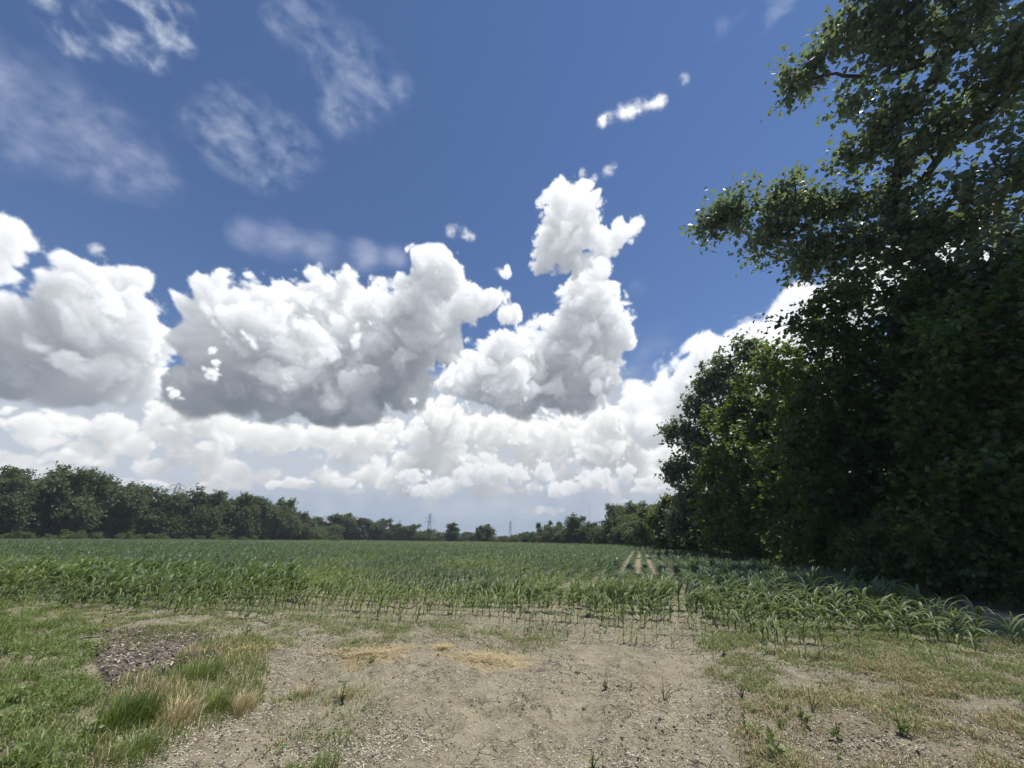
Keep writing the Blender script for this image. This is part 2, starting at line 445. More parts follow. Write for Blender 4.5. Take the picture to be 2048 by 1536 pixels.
def tube(g, pts, rad, sides=6, **attrs):
    """A tapered tube along a polyline."""
    pts = np.asarray(pts, float); n = len(pts)
    rad = np.broadcast_to(np.asarray(rad, float), (n,))
    tan = np.gradient(pts, axis=0); tan /= np.linalg.norm(tan, axis=1, keepdims=True) + 1e-9
    ref = np.array((.31, .17, .94)) if abs(tan[0][2]) < .9 else np.array((1., .1, 0))
    u = np.cross(tan, ref); u /= np.linalg.norm(u, axis=1, keepdims=True) + 1e-9
    w_ = np.cross(tan, u)
    t = np.arange(sides) * 2 * math.pi / sides
    ring = pts[:, None] + rad[:, None, None] * (u[:, None] * np.cos(t)[None, :, None] + w_[:, None] * np.sin(t)[None, :, None])
    i = np.arange(n - 1)[:, None] * sides; k = np.arange(sides)[None]; k2 = (k + 1) % sides
    f = np.stack([i + k, i + k2, i + sides + k2, i + sides + k], -1)
    g.add(ring, f, **attrs)


def blades(pos, height, width, az, bend, segs=3, up=1.0, flat=False):
    """Many grass-like blades at once: returns verts, quads and each vertex's blade number and place along it."""
    n = len(pos)
    t = np.linspace(0, 1, segs + 1)
    lean = bend[:, None] * t ** (.12 if flat else 1.6)
    hx, hz = np.sin(lean) , np.cos(lean)
    seg = height[:, None] / segs
    out = np.concatenate([np.zeros((n, 1)), np.cumsum(hx[:, 1:] * seg, 1)], 1)
    zz = np.concatenate([np.zeros((n, 1)), np.cumsum(hz[:, 1:] * seg, 1)], 1) * up
    dx, dy = np.cos(az)[:, None], np.sin(az)[:, None]
    cx, cy_, cz = pos[:, 0:1] + out * dx, pos[:, 1:2] + out * dy, pos[:, 2:3] + zz
    wv_ = width[:, None] * (1 - t ** 2.2 * .92)[None] * .5
    v = np.empty((n, segs + 1, 2, 3), np.float32)
    sx, sy = -dy, dx
    for s, sg in ((0, -1), (1, 1)):
        v[:, :, s, 0] = cx + sg * wv_ * sx; v[:, :, s, 1] = cy_ + sg * wv_ * sy; v[:, :, s, 2] = cz
    b = (np.arange(n) * (segs + 1) * 2)[:, None] + np.arange(segs)[None] * 2
    f = np.stack([b, b + 1, b + 3, b + 2], -1).reshape(-1, 4)
    return v.reshape(-1, 3), f, np.repeat(np.arange(n), (segs + 1) * 2), np.tile(np.repeat(t, 2), n)


def px_of(x, y, z=0.0):
    """Photograph pixel of world points (arrays)."""
    x = np.asarray(x, float); y = np.asarray(y, float); z = np.asarray(z, float) - CAM_H
    f = y * math.cos(PITCH) + z * math.sin(PITCH); up = -y * math.sin(PITCH) + z * math.cos(PITCH)
    f = np.maximum(f, 1e-3)
    u, v = x / f, up / f
    c, s = math.cos(ROLL), math.sin(ROLL)
    u, v = u * c + v * s, -u * s + v * c
    return 1024 + CAM_F * u, 768 - CAM_F * v


def poly_mask(x, y, poly, soft=20.0):
    """1 inside a polygon, falling to 0 over `soft` outside its outline (same units as x, y)."""
    x = np.asarray(x, float); y = np.asarray(y, float)
    inside = np.zeros(x.shape, bool); dist = np.full(x.shape, 1e9)
    for (x0, y0), (x1, y1) in zip(poly, poly[1:] + poly[:1]):
        c = ((y0 > y) != (y1 > y)) & (x < (x1 - x0) * (y - y0) / ((y1 - y0) or 1e-9) + x0)
        inside ^= c
        L = (x1 - x0) ** 2 + (y1 - y0) ** 2 + 1e-9
        t = np.clip(((x - x0) * (x1 - x0) + (y - y0) * (y1 - y0)) / L, 0, 1)
        dist = np.minimum(dist, np.hypot(x - x0 - t * (x1 - x0), y - y0 - t * (y1 - y0)))
    return np.where(inside, 1.0, np.clip(1 - dist / soft, 0, 1))


# ------------------------------------------------------------------ materials
def material(name):
    m = bpy.data.materials.new(name)
    m.use_nodes = True
    return m, NT(m.node_tree)


def leaf_material(name, a, b, trans, gloss=0.42, spec=0.5, tf=0.35, rnd=0.25):
    """Foliage: base colour from a to b by the leaf's own tint, light shining through."""
    m, t = material(name)
    f = t.attr('tint')
    oi = t.n('ShaderNodeObjectInfo').outputs['Random']
    f = t.math('ADD', f, t.math('MULTIPLY', t.math('SUBTRACT', oi, 0.5), rnd), clamp=True)
    c = t.mix(f, a, b)
    p = t.n('ShaderNodeBsdfPrincipled', {'Base Color': c, 'Roughness': gloss, 'Specular IOR Level': spec})
    tr = t.n('ShaderNodeBsdfTranslucent', {'Color': t.mix(f, trans, tuple(q * 1.25 for q in trans))})
    mx = t.n('ShaderNodeMixShader', {0: tf, 1: p.outputs[0], 2: tr.outputs[0]})
    t.n('ShaderNodeOutputMaterial', {'Surface': mx.outputs[0]})
    return m


def bark_material(name, a, b):
    m, t = material(name)
    co = t.n('ShaderNodeTexCoord').outputs['Object']
    mp = t.n('ShaderNodeMapping', {'Vector': co, 'Scale': (6, 6, 1.4)}).outputs[0]
    n = t.noise(mp, 3.0, 6.0, 0.65)
    bm = t.n('ShaderNodeBump', {'Height': n, 'Strength': 0.7, 'Distance': 0.05})
    p = t.n('ShaderNodeBsdfPrincipled', {'Base Color': t.mix(t.rng(n, .3, .7), a, b), 'Roughness': 0.9, 'Normal': bm.outputs[0]})
    t.n('ShaderNodeOutputMaterial', {'Surface': p.outputs[0]})
    return m


M_BARK = bark_material('bark', (.045, .036, .028), (.14, .12, .10))
M_PALE = bark_material('weathered_wood', (.16, .14, .12), (.34, .31, .27))
M_COTTON = leaf_material('cottonwood_leaves', (.072, .106, .066), (.170, .205, .138), (.19, .255, .10), .36, 1.0, .46)
M_DARK = leaf_material('maple_leaves', (.036, .068, .022), (.080, .122, .042), (.13, .20, .03), .42, .5, .46)
M_LIGHT = leaf_material('boxelder_leaves', (.050, .088, .028), (.10, .142, .045), (.17, .235, .035), .45, .45, .44)
M_FAR = leaf_material('hedgerow_leaves', (.060, .090, .042), (.125, .160, .072), (.15, .20, .055), .5, .4, .42, .6)
M_BUSH = leaf_material('bush_leaves', (.075, .115, .038), (.16, .20, .07), (.18, .23, .05), .5, .4, .35, .5)
M_CORN = leaf_material('corn_leaves', (.066, .114, .080), (.205, .250, .085), (.17, .24, .055), .48, .45, .32, .0)
M_GRASS = leaf_material('green_grass', (.095, .160, .040), (.290, .320, .125), (.24, .30, .06), .5, .35, .35, .0)
M_STRAW = leaf_material('dry_grass', (.42, .33, .17), (.70, .59, .36), (.45, .36, .18), .6, .3, .25, .0)
# ------------------------------------------------------------------ ground: one sheet out to the horizon, its litter and soils by place
E1, E2 = np.array((math.cos(math.radians(13)), -math.sin(math.radians(13)))), np.array((math.sin(math.radians(13)), math.cos(math.radians(13))))
F1, F2 = np.array((math.cos(math.radians(17.5)), -math.sin(math.radians(17.5)))), np.array((math.sin(math.radians(17.5)), math.cos(math.radians(17.5))))
EDGE_R = [(8.3, 5.0), (8.75, 7.7), (8.9, 9.0), (9.7, 12.1), (11.4, 14.6), (15.3, 22.4), (21.5, 39.4), (24.5, 61.0), (20.5, 76), (-11, 136), (-76, 153), (-112, 88), (-150, 40), (-160, 20)]


def zone(name, X, Y):
    """How much of a kind of ground lies at (X, Y): 0..1."""
    x, y = px_of(X, Y)
    n = fbm(X * 1.1, Y * 1.1, None, 4, 91) ; n2 = fbm(X * 3.3, Y * 3.3, None, 3, 95)
    fr = Y > .5
    if name == 'weedy_left':
        m = poly_mask(x, y, [(-300, 1210), (40, 1240), (110, 1262), (160, 1300), (165, 1360), (150, 1440), (90, 1560), (-600, 1700), (-800, 1300)], 75)
        r = sstep(m + n * .5 + n2 * .15, .5, 1.0)
    elif name == 'spit':
        m = poly_mask(x, y, [(205, 1490), (240, 1400), (330, 1365), (400, 1320), (500, 1290), (530, 1320), (500, 1400), (480, 1420), (400, 1455), (330, 1500), (250, 1570), (200, 1600)], 45)
        r = sstep(m + n * .3, .5, .85)
    elif name == 'mulch':
        m = poly_mask(x, y, [(215, 1285), (300, 1272), (430, 1285), (445, 1305), (390, 1330), (330, 1345), (290, 1372), (235, 1375), (200, 1340)], 32)
        r = sstep(m + n * .3 + n2 * .15, .45, .75)
    elif name == 'straw':
        m = np.maximum.reduce([poly_mask(x, y, [(445, 1290), (500, 1283), (530, 1310), (500, 1340), (455, 1335)], 28),
                               poly_mask(x, y, [(670, 1305), (740, 1296), (820, 1303), (790, 1320), (700, 1335)], 20),
                               poly_mask(x, y, [(905, 1325), (980, 1308), (1040, 1312), (1050, 1328), (960, 1342)], 20), poly_mask(x, y, [(868, 1299), (905, 1297), (900, 1306), (872, 1307)], 12)])
        r = sstep(m + n * .2 + n2 * .2, .5, .85)
    elif name == 'sparse':
        m = np.maximum.reduce([poly_mask(x, y, [(120, 1215), (600, 1238), (820, 1262), (760, 1285), (560, 1285), (430, 1275), (190, 1290)], 40) * .9,
                               poly_mask(x, y, [(1440, 1290), (1600, 1270), (1750, 1265), (2200, 1330), (2400, 1700), (1540, 1560), (1500, 1430)], 60) * .85,
                               poly_mask(x, y, [(840, 1255), (900, 1250), (1000, 1275), (1130, 1268), (1120, 1285), (990, 1290)], 25) * .75,
                               poly_mask(x, y, [(560, 1390), (720, 1350), (760, 1400), (700, 1500), (600, 1560), (560, 1480)], 40) * .42])
        r = np.clip(m * sstep(n + .3 * n2, -.75, .55), 0, 1)
    elif name == 'reddish':
        m = np.maximum(poly_mask(x, y, [(1500, 1536), (1480, 1420), (1640, 1400), (1780, 1330), (1980, 1420), (2300, 1600), (1600, 1700)], 60), .8 * poly_mask(x, y, [(1270, 1370), (1330, 1340), (1350, 1400), (1300, 1410)], 30))
        r = sstep(m + n * .4, .5, .95)
    elif name == 'verge':              # grass between the corn and the trees on the right, and round the field
        inside = poly_mask(X, Y, EDGE_R + [(-60, 5)], .8)
        far = sstep(Y, 60, 75)
        # distance right of the corn's edge
        ex = np.interp(Y, [p[1] for p in EDGE_R[:8]], [p[0] for p in EDGE_R[:8]])
        d = X - ex
        r = np.where(Y < 62, sstep(d + n * .5, 1.2 + 2.2 * (Y < 19), 3.2 + 1.6 * (Y < 19)) * sstep(Y, 4, 8), sstep(1 - inside, .2, .8)) * fr
        r = np.maximum(r, sstep(X, 17, 22) * (Y < 62))
        r = np.maximum(r, (Y < -2) * 1.0)
    else:
        r = np.zeros_like(np.asarray(X, float))
    return r * fr if name != 'verge' else r


def rut(X, Y, a, b, w):
    """Depth profile of a wheel track between two ground points."""
    ax, ay = a; bx, by = b
    L = math.hypot(bx - ax, by - ay)
    t = np.clip(((X - ax) * (bx - ax) + (Y - ay) * (by - ay)) / L ** 2, 0, 1)
    d = ((X - ax) * (by - ay) - (Y - ay) * (bx - ax)) / L + .12 * np.sin(t * 5)
    return np.exp(-(d / w) ** 2) * sstep(t, 0, .12) * sstep(t, 1, .88), d


TRACKS = ((ground_at(470, 1560), ground_at(870, 1300), .26, .045), (ground_at(930, 1560), ground_at(1040, 1290), .30, .035), (ground_at(1400, 1560), ground_at(1370, 1275), .34, .04), (ground_at(1150, 1560), ground_at(1180, 1290), .28, .025))


def packed(X, Y):
    return np.clip(sum(rut(X, Y, a, b, w_ * 1.25)[0] for a, b, w_, _ in TRACKS), 0, 1)


def ground_z(X, Y):
    X = np.asarray(X, float); Y = np.asarray(Y, float)
    R = np.hypot(X, Y)
    near = sstep(R, 40, 12)
    z = .055 * fbm(X * .35, Y * .35, None, 3, 21) * near
    z = z + .020 * fbm(X * 2.1, Y * 2.1, None, 3, 25) * near
    nn = sstep(R, 16, 7)
    clod = np.maximum(0, fbm(X * 8, Y * 8, None, 4, 29) + .1 * fbm(X, Y, None, 2, 30))
    z = z + .028 * clod * nn * (1 - .3 * packed(X, Y))
    for a, b, w_, dp in TRACKS:
        g_, d = rut(X, Y, a, b, w_)
        dp = dp * .5
        z = z - dp * g_ * (1 + .5 * fbm(X * 3, Y * 3, None, 2, 33)) + dp * .6 * np.exp(-((np.abs(d) - w_ * 1.7) / (w_ * .6)) ** 2) * (g_ > 0) * nn * sstep(g_ * 20, 0, .3)
    z = z + .07 * zone('mulch', X, Y) + .05 * zone('weedy_left', X, Y) + .03 * zone('spit', X, Y)
    pit = sstep(fbm(X * 1.7 + 9, Y * 1.7, None, 2, 38), .35, .7)
    z = z - .045 * pit * sstep(perlin(X * 8, Y * 8, None, 39), .05, .35) * nn
    mul = zone('mulch', X, Y) > .3
    z = z + np.where(mul, .03 * fbm(X * 9, Y * 9, None, 2, 35), 0)
    return z


r_in = np.concatenate([np.linspace(.6, 2.6, 8)[:-1], np.arange(2.6, 9.0, .022), np.arange(9.0, 16.0, .05), np.geomspace(16, 4000, 110)])
th = np.concatenate([np.radians(np.arange(-62, 62, .16)), np.radians(np.linspace(62, 298, 60))[:-1]])
TH, RR = np.meshgrid(th, r_in)
GX, GY = RR * np.sin(TH), RR * np.cos(TH)
near_rows = r_in < 45
GZ = np.zeros_like(GX)
GZ[near_rows] = ground_z(GX[near_rows], GY[near_rows])
nr, nt = GX.shape
i = np.arange(nr - 1)[:, None] * nt; k = np.arange(nt)[None]; k2 = (k + 1) % nt
gf = np.stack([i + k, i + nt + k, i + nt + k2, i + k2], -1).reshape(-1, 4)[:, ::-1]
gv = np.stack([GX, GY, GZ], -1).reshape(-1, 3)
gv = np.concatenate([gv, [[0, 0, 0]]])
cap = np.stack([np.full(nt, len(gv) - 1), np.arange(nt), (np.arange(nt) + 1) % nt], -1)
zs = {}
for zn in ('weedy_left', 'spit', 'mulch', 'straw', 'sparse', 'reddish', 'verge'):
    q = zone(zn, GX, GY)
    zs[zn] = np.concatenate([q.ravel(), [0]])
zs['packed'] = np.concatenate([(packed(GX, GY) * (GY > 1)).ravel(), [0]])
zs['green'] = np.clip(zs.pop('weedy_left') * .9 + zs.pop('spit') * .7 + zs.pop('sparse') * .35, 0, 1)

m, t = material('soil')
co = t.n('ShaderNodeTexCoord').outputs['Object']
big = t.noise(co, 0.5, 5.0, 0.6)
mid = t.noise(co, 4.0, 6.0, 0.65)
finen = t.noise(co, 38.0, 5.0, 0.7)
grit = t.noise(co, 160.0, 2.0, 0.6)
vor = t.n('ShaderNodeTexVoronoi', {'Vector': t.n('ShaderNodeVectorMath', {0: co, 1: t.n('ShaderNodeVectorMath', {0: t.noise(co, 5.0, 4.0, out='Color'), 'Scale': .22}, operation='SCALE').outputs[0]}, operation='ADD').outputs[0], 'Scale': 5.5}, feature='DISTANCE_TO_EDGE').outputs['Distance']
crack = t.math('MULTIPLY', t.rng(vor, 0.035, 0.0), t.rng(t.noise(co, 0.9, 3.0), .50, .62))
soil = t.mix(t.rng(mid, .32, .70), (0.227, 0.197, 0.132), (0.369, 0.332, 0.231))
soil = t.mix(t.math('MULTIPLY', t.rng(big, .40, .66), .55), soil, (0.276, 0.238, 0.164))
soil = t.mix(t.math('MULTIPLY', t.rng(finen, .54, .68), .6), soil, (0.447, 0.409, 0.310))
soil = t.mix(t.math('MULTIPLY', t.rng(finen, .46, .33), .6), soil, (0.117, 0.095, 0.071))
soil = t.mix(t.math('MULTIPLY', t.rng(t.noise(co, 1.3, 6.0, .7), .56, .66), t.rng(finen, .62, .40, .15, .75)), soil, (.120, .098, .074))
soil = t.mix(t.math('MULTIPLY', crack, .8), soil, (0.075, 0.060, 0.045))
soil = t.mix(t.math('MULTIPLY', t.attr('reddish'), t.rng(mid, .3, .7, .1, .45)), soil, (0.233, 0.180, 0.111))
soil = t.mix(t.math('MULTIPLY', t.attr('mulch'), .9), soil, t.mix(t.rng(finen, .35, .65), (0.085, 0.066, 0.054), (0.215, 0.180, 0.136)))
soil = t.mix(t.math('MULTIPLY', t.attr('straw'), t.rng(mid, .3, .6, .05, .5)), soil, t.mix(finen, (0.344, 0.237, 0.091), (0.516, 0.396, 0.180)))
soil = t.mix(t.math('MULTIPLY', t.attr('green'), t.rng(mid, .35, .65, .25, .85)), soil, (0.100, 0.125, 0.051))
soil = t.mix(t.attr('verge'), soil, t.mix(t.rng(mid, .3, .7), (0.055, 0.075, 0.030), (0.125, 0.125, 0.059)))
soil = t.mix(t.math('MULTIPLY', t.attr('packed'), t.rng(mid, .3, .65, .05, .30)), soil, (0.330, 0.295, 0.202))
rough_ = t.math('SUBTRACT', 1.0, t.math('MULTIPLY', t.attr('packed'), .25))
hb = t.math('ADD', t.math('MULTIPLY', finen, 0.9), t.math('MULTIPLY', grit, 0.35))
hb = t.math('ADD', hb, t.math('MULTIPLY', mid, 1.6))
hb = t.math('SUBTRACT', hb, t.math('MULTIPLY', crack, 1.2))
bm = t.n('ShaderNodeBump', {'Height': t.math('MULTIPLY', hb, rough_), 'Strength': 1.0, 'Distance': 0.030})
p = t.n('ShaderNodeBsdfPrincipled', {'Base Color': soil, 'Roughness': 0.95, 'Specular IOR Level': 0.15, 'Normal': bm.outputs[0]})
t.n('ShaderNodeOutputMaterial', {'Surface': p.outputs[0]})
ground = link('ground', mesh('ground', gv, [gf, cap], [m], zs, smooth=True))
tag(ground, kind='structure')
# ------------------------------------------------------------------ corn
def corn_proto(seed, leaves, segs, fold, full=True):
    """One plant of unit height: stalk and arching leaves blown to the right. Returns verts, quads, along-the-leaf."""
    r = np.random.default_rng(seed)
    g = Geo()
    plane = r.random() * math.pi
    if full: tube(g, [(0, 0, -.03), (.01, 0, .25), (.025, .005, .5)], [.022, .018, .008], 5, u=.1)
    for k in range(leaves):
        f = k / max(1, leaves - 1)
        z0 = .08 + .42 * f
        az = plane + (k % 2) * math.pi + r.normal() * .35
        L = (.62 + .40 * math.sin(math.pi * min(1, f * .8 + .2))) * (1 - .12 * r.random())
        wd = .064 * (.8 + .4 * r.random()) * (1.5 if not full else 1.0)
        el = math.radians(50 + 30 * f + r.normal() * 9)
        droop = (2.3 - .9 * f) * (.7 + .6 * r.random())
        t = np.linspace(0, 1, segs + 1)
        e = el - droop * t ** 1.7
        ds = L / segs
        hor = np.concatenate([[0], np.cumsum(np.cos(e[:-1]) * ds)]); ver = np.concatenate([[0], np.cumsum(np.sin(e[:-1]) * ds)])
        w_ = wd * np.sin(math.pi * np.clip(.18 + .82 * t, 0, 1)) ** .8 * .5 + .002
        w_[-1] = .003
        wind = .22 * t ** 1.5 * L + .10 * ver
        cx, cy_ = hor * math.cos(az) + wind, hor * math.sin(az) + wind * .1
        cz = z0 + ver - .10 * t ** 2 * L
        nx, ny = -math.sin(az), math.cos(az)
        if fold:
            v = np.stack([np.stack([cx - w_ * nx, cy_ - w_ * ny, cz + w_ * .5], -1), np.stack([cx, cy_, cz], -1), np.stack([cx + w_ * nx, cy_ + w_ * ny, cz + w_ * .5], -1)], 1)
            i = np.arange(segs)[:, None] * 3 + np.arange(2)[None]
            f4 = np.stack([i, i + 1, i + 4, i + 3], -1)
            g.add(v, f4, u=np.repeat(t, 3))
        else:
            v = np.stack([np.stack([cx - w_ * nx, cy_ - w_ * ny, cz], -1), np.stack([cx + w_ * nx, cy_ + w_ * ny, cz], -1)], 1)
            i = np.arange(segs) * 2
            g.add(v, np.stack([i, i + 1, i + 3, i + 2], -1), u=np.repeat(t, 2))
    return np.concatenate(g.v), np.concatenate(g.f4), np.concatenate(g.a['u'])


def instances(protos, P, H, ROT, TINT, g, rng, lean=None):
    """Writes scaled, turned copies of the prototypes into g (one mesh)."""
    which = rng.integers(0, len(protos), len(P))
    for j, (v, f, u) in enumerate(protos):
        sel = np.nonzero(which == j)[0]
        if not len(sel): continue
        c, s = np.cos(ROT[sel])[:, None], np.sin(ROT[sel])[:, None]
        h = H[sel][:, None]
        x = (v[None, :, 0] * c - v[None, :, 1] * s) * h + P[sel, 0:1]
        y = (v[None, :, 0] * s + v[None, :, 1] * c) * h + P[sel, 1:2]
        if lean is not None: x = x + lean[sel][:, None] * (v[None, :, 2] * h) ** 1.3
        z = v[None, :, 2] * h + P[sel, 2:3]
        n = len(v)
        ff = (f[None] + (np.arange(len(sel)) * n)[:, None, None]).reshape(-1, 4)
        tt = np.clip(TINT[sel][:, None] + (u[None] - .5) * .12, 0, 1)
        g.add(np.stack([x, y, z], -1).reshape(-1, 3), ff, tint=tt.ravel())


rc = np.random.default_rng(5)
pts = []
# headland rows across the near end, then the main rows away from the camera
B0 = 7.80
for k in range(8):
    a = np.arange(-75, 30, .12)
    a = a + rc.normal(0, .03, len(a))
    b = B0 + .76 * k + rc.normal(0, .02, len(a))
    pts.append(np.stack([a * E1[0] + b * E2[0], a * E1[1] + b * E2[1], np.full(len(a), k)], -1))
for a0 in np.arange(-190, 40, .76):
    b = np.arange(0, 200, .17)
    near = b < 75
    b = b[near | (rc.random(len(b)) < .5)]
    b = b + rc.normal(0, .03, len(b))
    a = a0 + rc.normal(0, .02, len(b))
    q = np.stack([a * F1[0] + b * F2[0], a * F1[1] + b * F2[1], np.full(len(a), 99)], -1)
    pts.append(q[q[:, 0] * E2[0] + q[:, 1] * E2[1] > B0 + 7.7 * .76])
C = np.concatenate(pts)
px, py = px_of(C[:, 0], C[:, 1])
inside = (poly_mask(C[:, 0], C[:, 1], EDGE_R + [(-60, 5)], .01) > .99) & (C[:, 1] > 1) & (px > -180) & (px < 2230)
C = C[inside]; px = px[inside]; py = py[inside]
X, Y = C[:, 0], C[:, 1]
bb = X * E2[0] + Y * E2[1] - B0
n1 = fbm(X * .22, Y * .22, None, 3, 71); n2 = fbm(X * .9, Y * .9, None, 2, 75)
leftness = sstep(px, 700, 100)
rightness = sstep(px, 1440, 1620)
hgt = .25 + .40 * sstep(bb, -.2, 4.2 - 2.4 * leftness) + .08 * n1 + .05 * n2
hgt = hgt + .20 * leftness * sstep(bb, -.9, .3) + .08 * rightness * sstep(bb, -.6, 1.2)
thin = poly_mask(px, py, [(900, 1240), (1040, 1215), (1440, 1190), (1480, 1250), (1420, 1290), (1000, 1285), (700, 1262), (600, 1240)], 60)
hgt = hgt - .05 * thin * sstep(bb, 4, 1)
yellow = poly_mask(px, py, [(600, 1142), (900, 1140), (1130, 1160), (1180, 1185), (900, 1195), (640, 1180)], 60)
hgt = hgt - .20 * sstep(yellow + n1 * .4, .4, 1.0)
gapz = poly_mask(px, py, [(1255, 1148), (1262, 1130), (1310, 1128), (1345, 1150), (1365, 1185), (1345, 1200), (1262, 1172)], 14)
hgt = np.where(gapz > .5, hgt * .82, hgt)
bare2 = poly_mask(px, py, [(1330, 1190), (1375, 1185), (1400, 1240), (1330, 1250)], 20)
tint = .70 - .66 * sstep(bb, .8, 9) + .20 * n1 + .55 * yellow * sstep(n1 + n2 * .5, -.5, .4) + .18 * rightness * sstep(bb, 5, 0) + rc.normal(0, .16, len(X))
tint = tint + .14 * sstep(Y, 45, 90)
keep = rc.random(len(X)) < np.clip(1 - .12 * thin * sstep(bb, 2.0, .2) - .5 * bare2 , .12, 1)
keep &= ~((bb < .5) & (n2 + .5 * n1 < -.6) & (px > 620))
keep &= ~((px > 1640) & (bb < .9) & (rc.random(len(X)) < .55))
keep &= ~((px > 1850) & (rc.random(len(X)) < .6 * sstep(px, 1850, 2040)))
hgt = np.clip(hgt * .95 * np.clip(rc.normal(1, .17, len(X)), .55, 1.35), .10, .95)
C, X, Y, px, py, hgt, tint, bb, rightness = (q[keep] for q in (C, X, Y, px, py, hgt, tint, bb, rightness))
D = np.hypot(X, Y)
Z = np.where(D < 44, ground_z(X, Y), 0.0)
P3 = np.stack([X, Y, Z], -1)
rot = rc.normal(0, .9, len(X))
gz_ = poly_mask(px, py, [(1240, 1165), (1255, 1115), (1320, 1115), (1360, 1150), (1385, 1190), (1345, 1205), (1255, 1185)], 10) > .5
lean = .10 + .04 * rightness + rc.normal(0, .05, len(X))
near_p = [corn_proto(100 + j, 7 + j % 3, 6, True) for j in range(7)]
seed_p = [corn_proto(150 + j, 4 + j % 2, 5, True) for j in range(4)]
mid_p = [corn_proto(200 + j, 7, 3, False) for j in range(6)]
far_p = [corn_proto(300 + j, 5, 2, False, False) for j in range(6)]
vis = (px > 10) & (px < 2040) & (py < 1530)
size = np.where(vis, hgt / D, 0)
near_edge = np.where(bb < 2.2, size * 1.6, size)
ind = np.argsort(-near_edge)[:300]
is_ind = np.zeros(len(X), bool); is_ind[ind] = True

hgt = np.where(gz_, np.minimum(hgt, .56), hgt); lean = np.where(gz_, .02, lean)
gc = Geo()
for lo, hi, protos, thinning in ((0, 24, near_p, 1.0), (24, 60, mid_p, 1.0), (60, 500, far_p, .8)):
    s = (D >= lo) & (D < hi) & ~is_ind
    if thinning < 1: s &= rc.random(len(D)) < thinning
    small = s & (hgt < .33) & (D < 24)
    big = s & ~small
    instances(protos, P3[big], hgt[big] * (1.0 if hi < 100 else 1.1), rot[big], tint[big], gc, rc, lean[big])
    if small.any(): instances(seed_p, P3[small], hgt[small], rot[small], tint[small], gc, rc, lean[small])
tag(link('corn_field', gc.mesh('corn_field', [M_CORN], True)), kind='stuff')

# the nearest plants, each one a thing of its own
protos = {}
KINDS = {
    'seedling': ('small corn seedling alone on the bare grey soil of the sparse front rows', 'seedlings on the bare front rows'),
    'green': ('young bright green corn plant in the dense front rows of the field on the left', 'corn plants of the dense left front rows'),
    'lean': ('tall wind bent corn plant at the right corner of the field beside the shaded track', 'wind bent corn plants beside the shaded track')}
for n_, i_ in enumerate(ind):
    kd = 'lean' if px[i_] > 1450 else ('green' if px[i_] < 620 else 'seedling')
    small = hgt[i_] < .33
    key = (kd, n_ % (4 if small else 7), int(np.clip(tint[i_], 0, .999) * 4), small)
    if key not in protos:
        v, f, u = (seed_p if small else near_p)[key[1]]
        v = v.copy(); v[:, 0] += (.14 if kd == 'lean' else .08) * np.maximum(v[:, 2], 0) ** 1.3
        protos[key] = mesh('corn_plant', v, f, [M_CORN], {'tint': np.clip((key[2] + .5) / 4 + (u - .5) * .12, 0, 1)}, True)
    o = link('corn_plant', protos[key], None, tuple(P3[i_]), (0, 0, float(rot[i_] * .6)), float(hgt[i_]))
    tag(o, KINDS[kd][0], 'corn plant', KINDS[kd][1])
# ------------------------------------------------------------------ trees
def at_px(x, y, D):
    """World point in the direction of a photograph pixel, D metres away along the ground."""
    d = ray(x, y)
    s = D / math.hypot(d[0], d[1])
    return np.array((d[0] * s, d[1] * s, CAM_H + d[2] * s))


def ball_px(x, y, r, D):
    """A round lobe of a crown: centre and radius in metres."""
    p = at_px(x, y, D)
    d0, d1 = ray(x - r * .7, y + r * .7), ray(x + r * .7, y - r * .7)
    ang = math.asin(np.linalg.norm(d1 - d0) / 2)
    return (*p, ang * np.linalg.norm(p - (0, 0, CAM_H)))


def leaf_cards(C, T, size, rng, flat=.30):
    """Leaf-shaped quads at C lying roughly along T: returns verts and faces."""
    n = len(C)
    N = rng.normal(0, 1, (n, 3)); N[:, 2] = np.abs(N[:, 2]) * 1.0 + flat
    N /= np.linalg.norm(N, axis=1, keepdims=True)
    A = T + rng.normal(0, .55, (n, 3))
    A -= (A * N).sum(1, keepdims=True) * N
    A /= np.linalg.norm(A, axis=1, keepdims=True) + 1e-9
    Bv = np.cross(N, A)
    s = (size * rng.uniform(.65, 1.25, n))[:, None]
    w = s * rng.uniform(.34, .48, n)[:, None]
    v = np.empty((n, 4, 3), np.float32)
    v[:, 0] = C - A * s * .5
    v[:, 1] = C + Bv * w - A * s * .10 + N * s * .07
    v[:, 2] = C + A * s * .55 - N * s * .08
    v[:, 3] = C - Bv * w - A * s * .10 + N * s * .07
    return v.reshape(-1, 3), np.arange(n * 4).reshape(-1, 4)


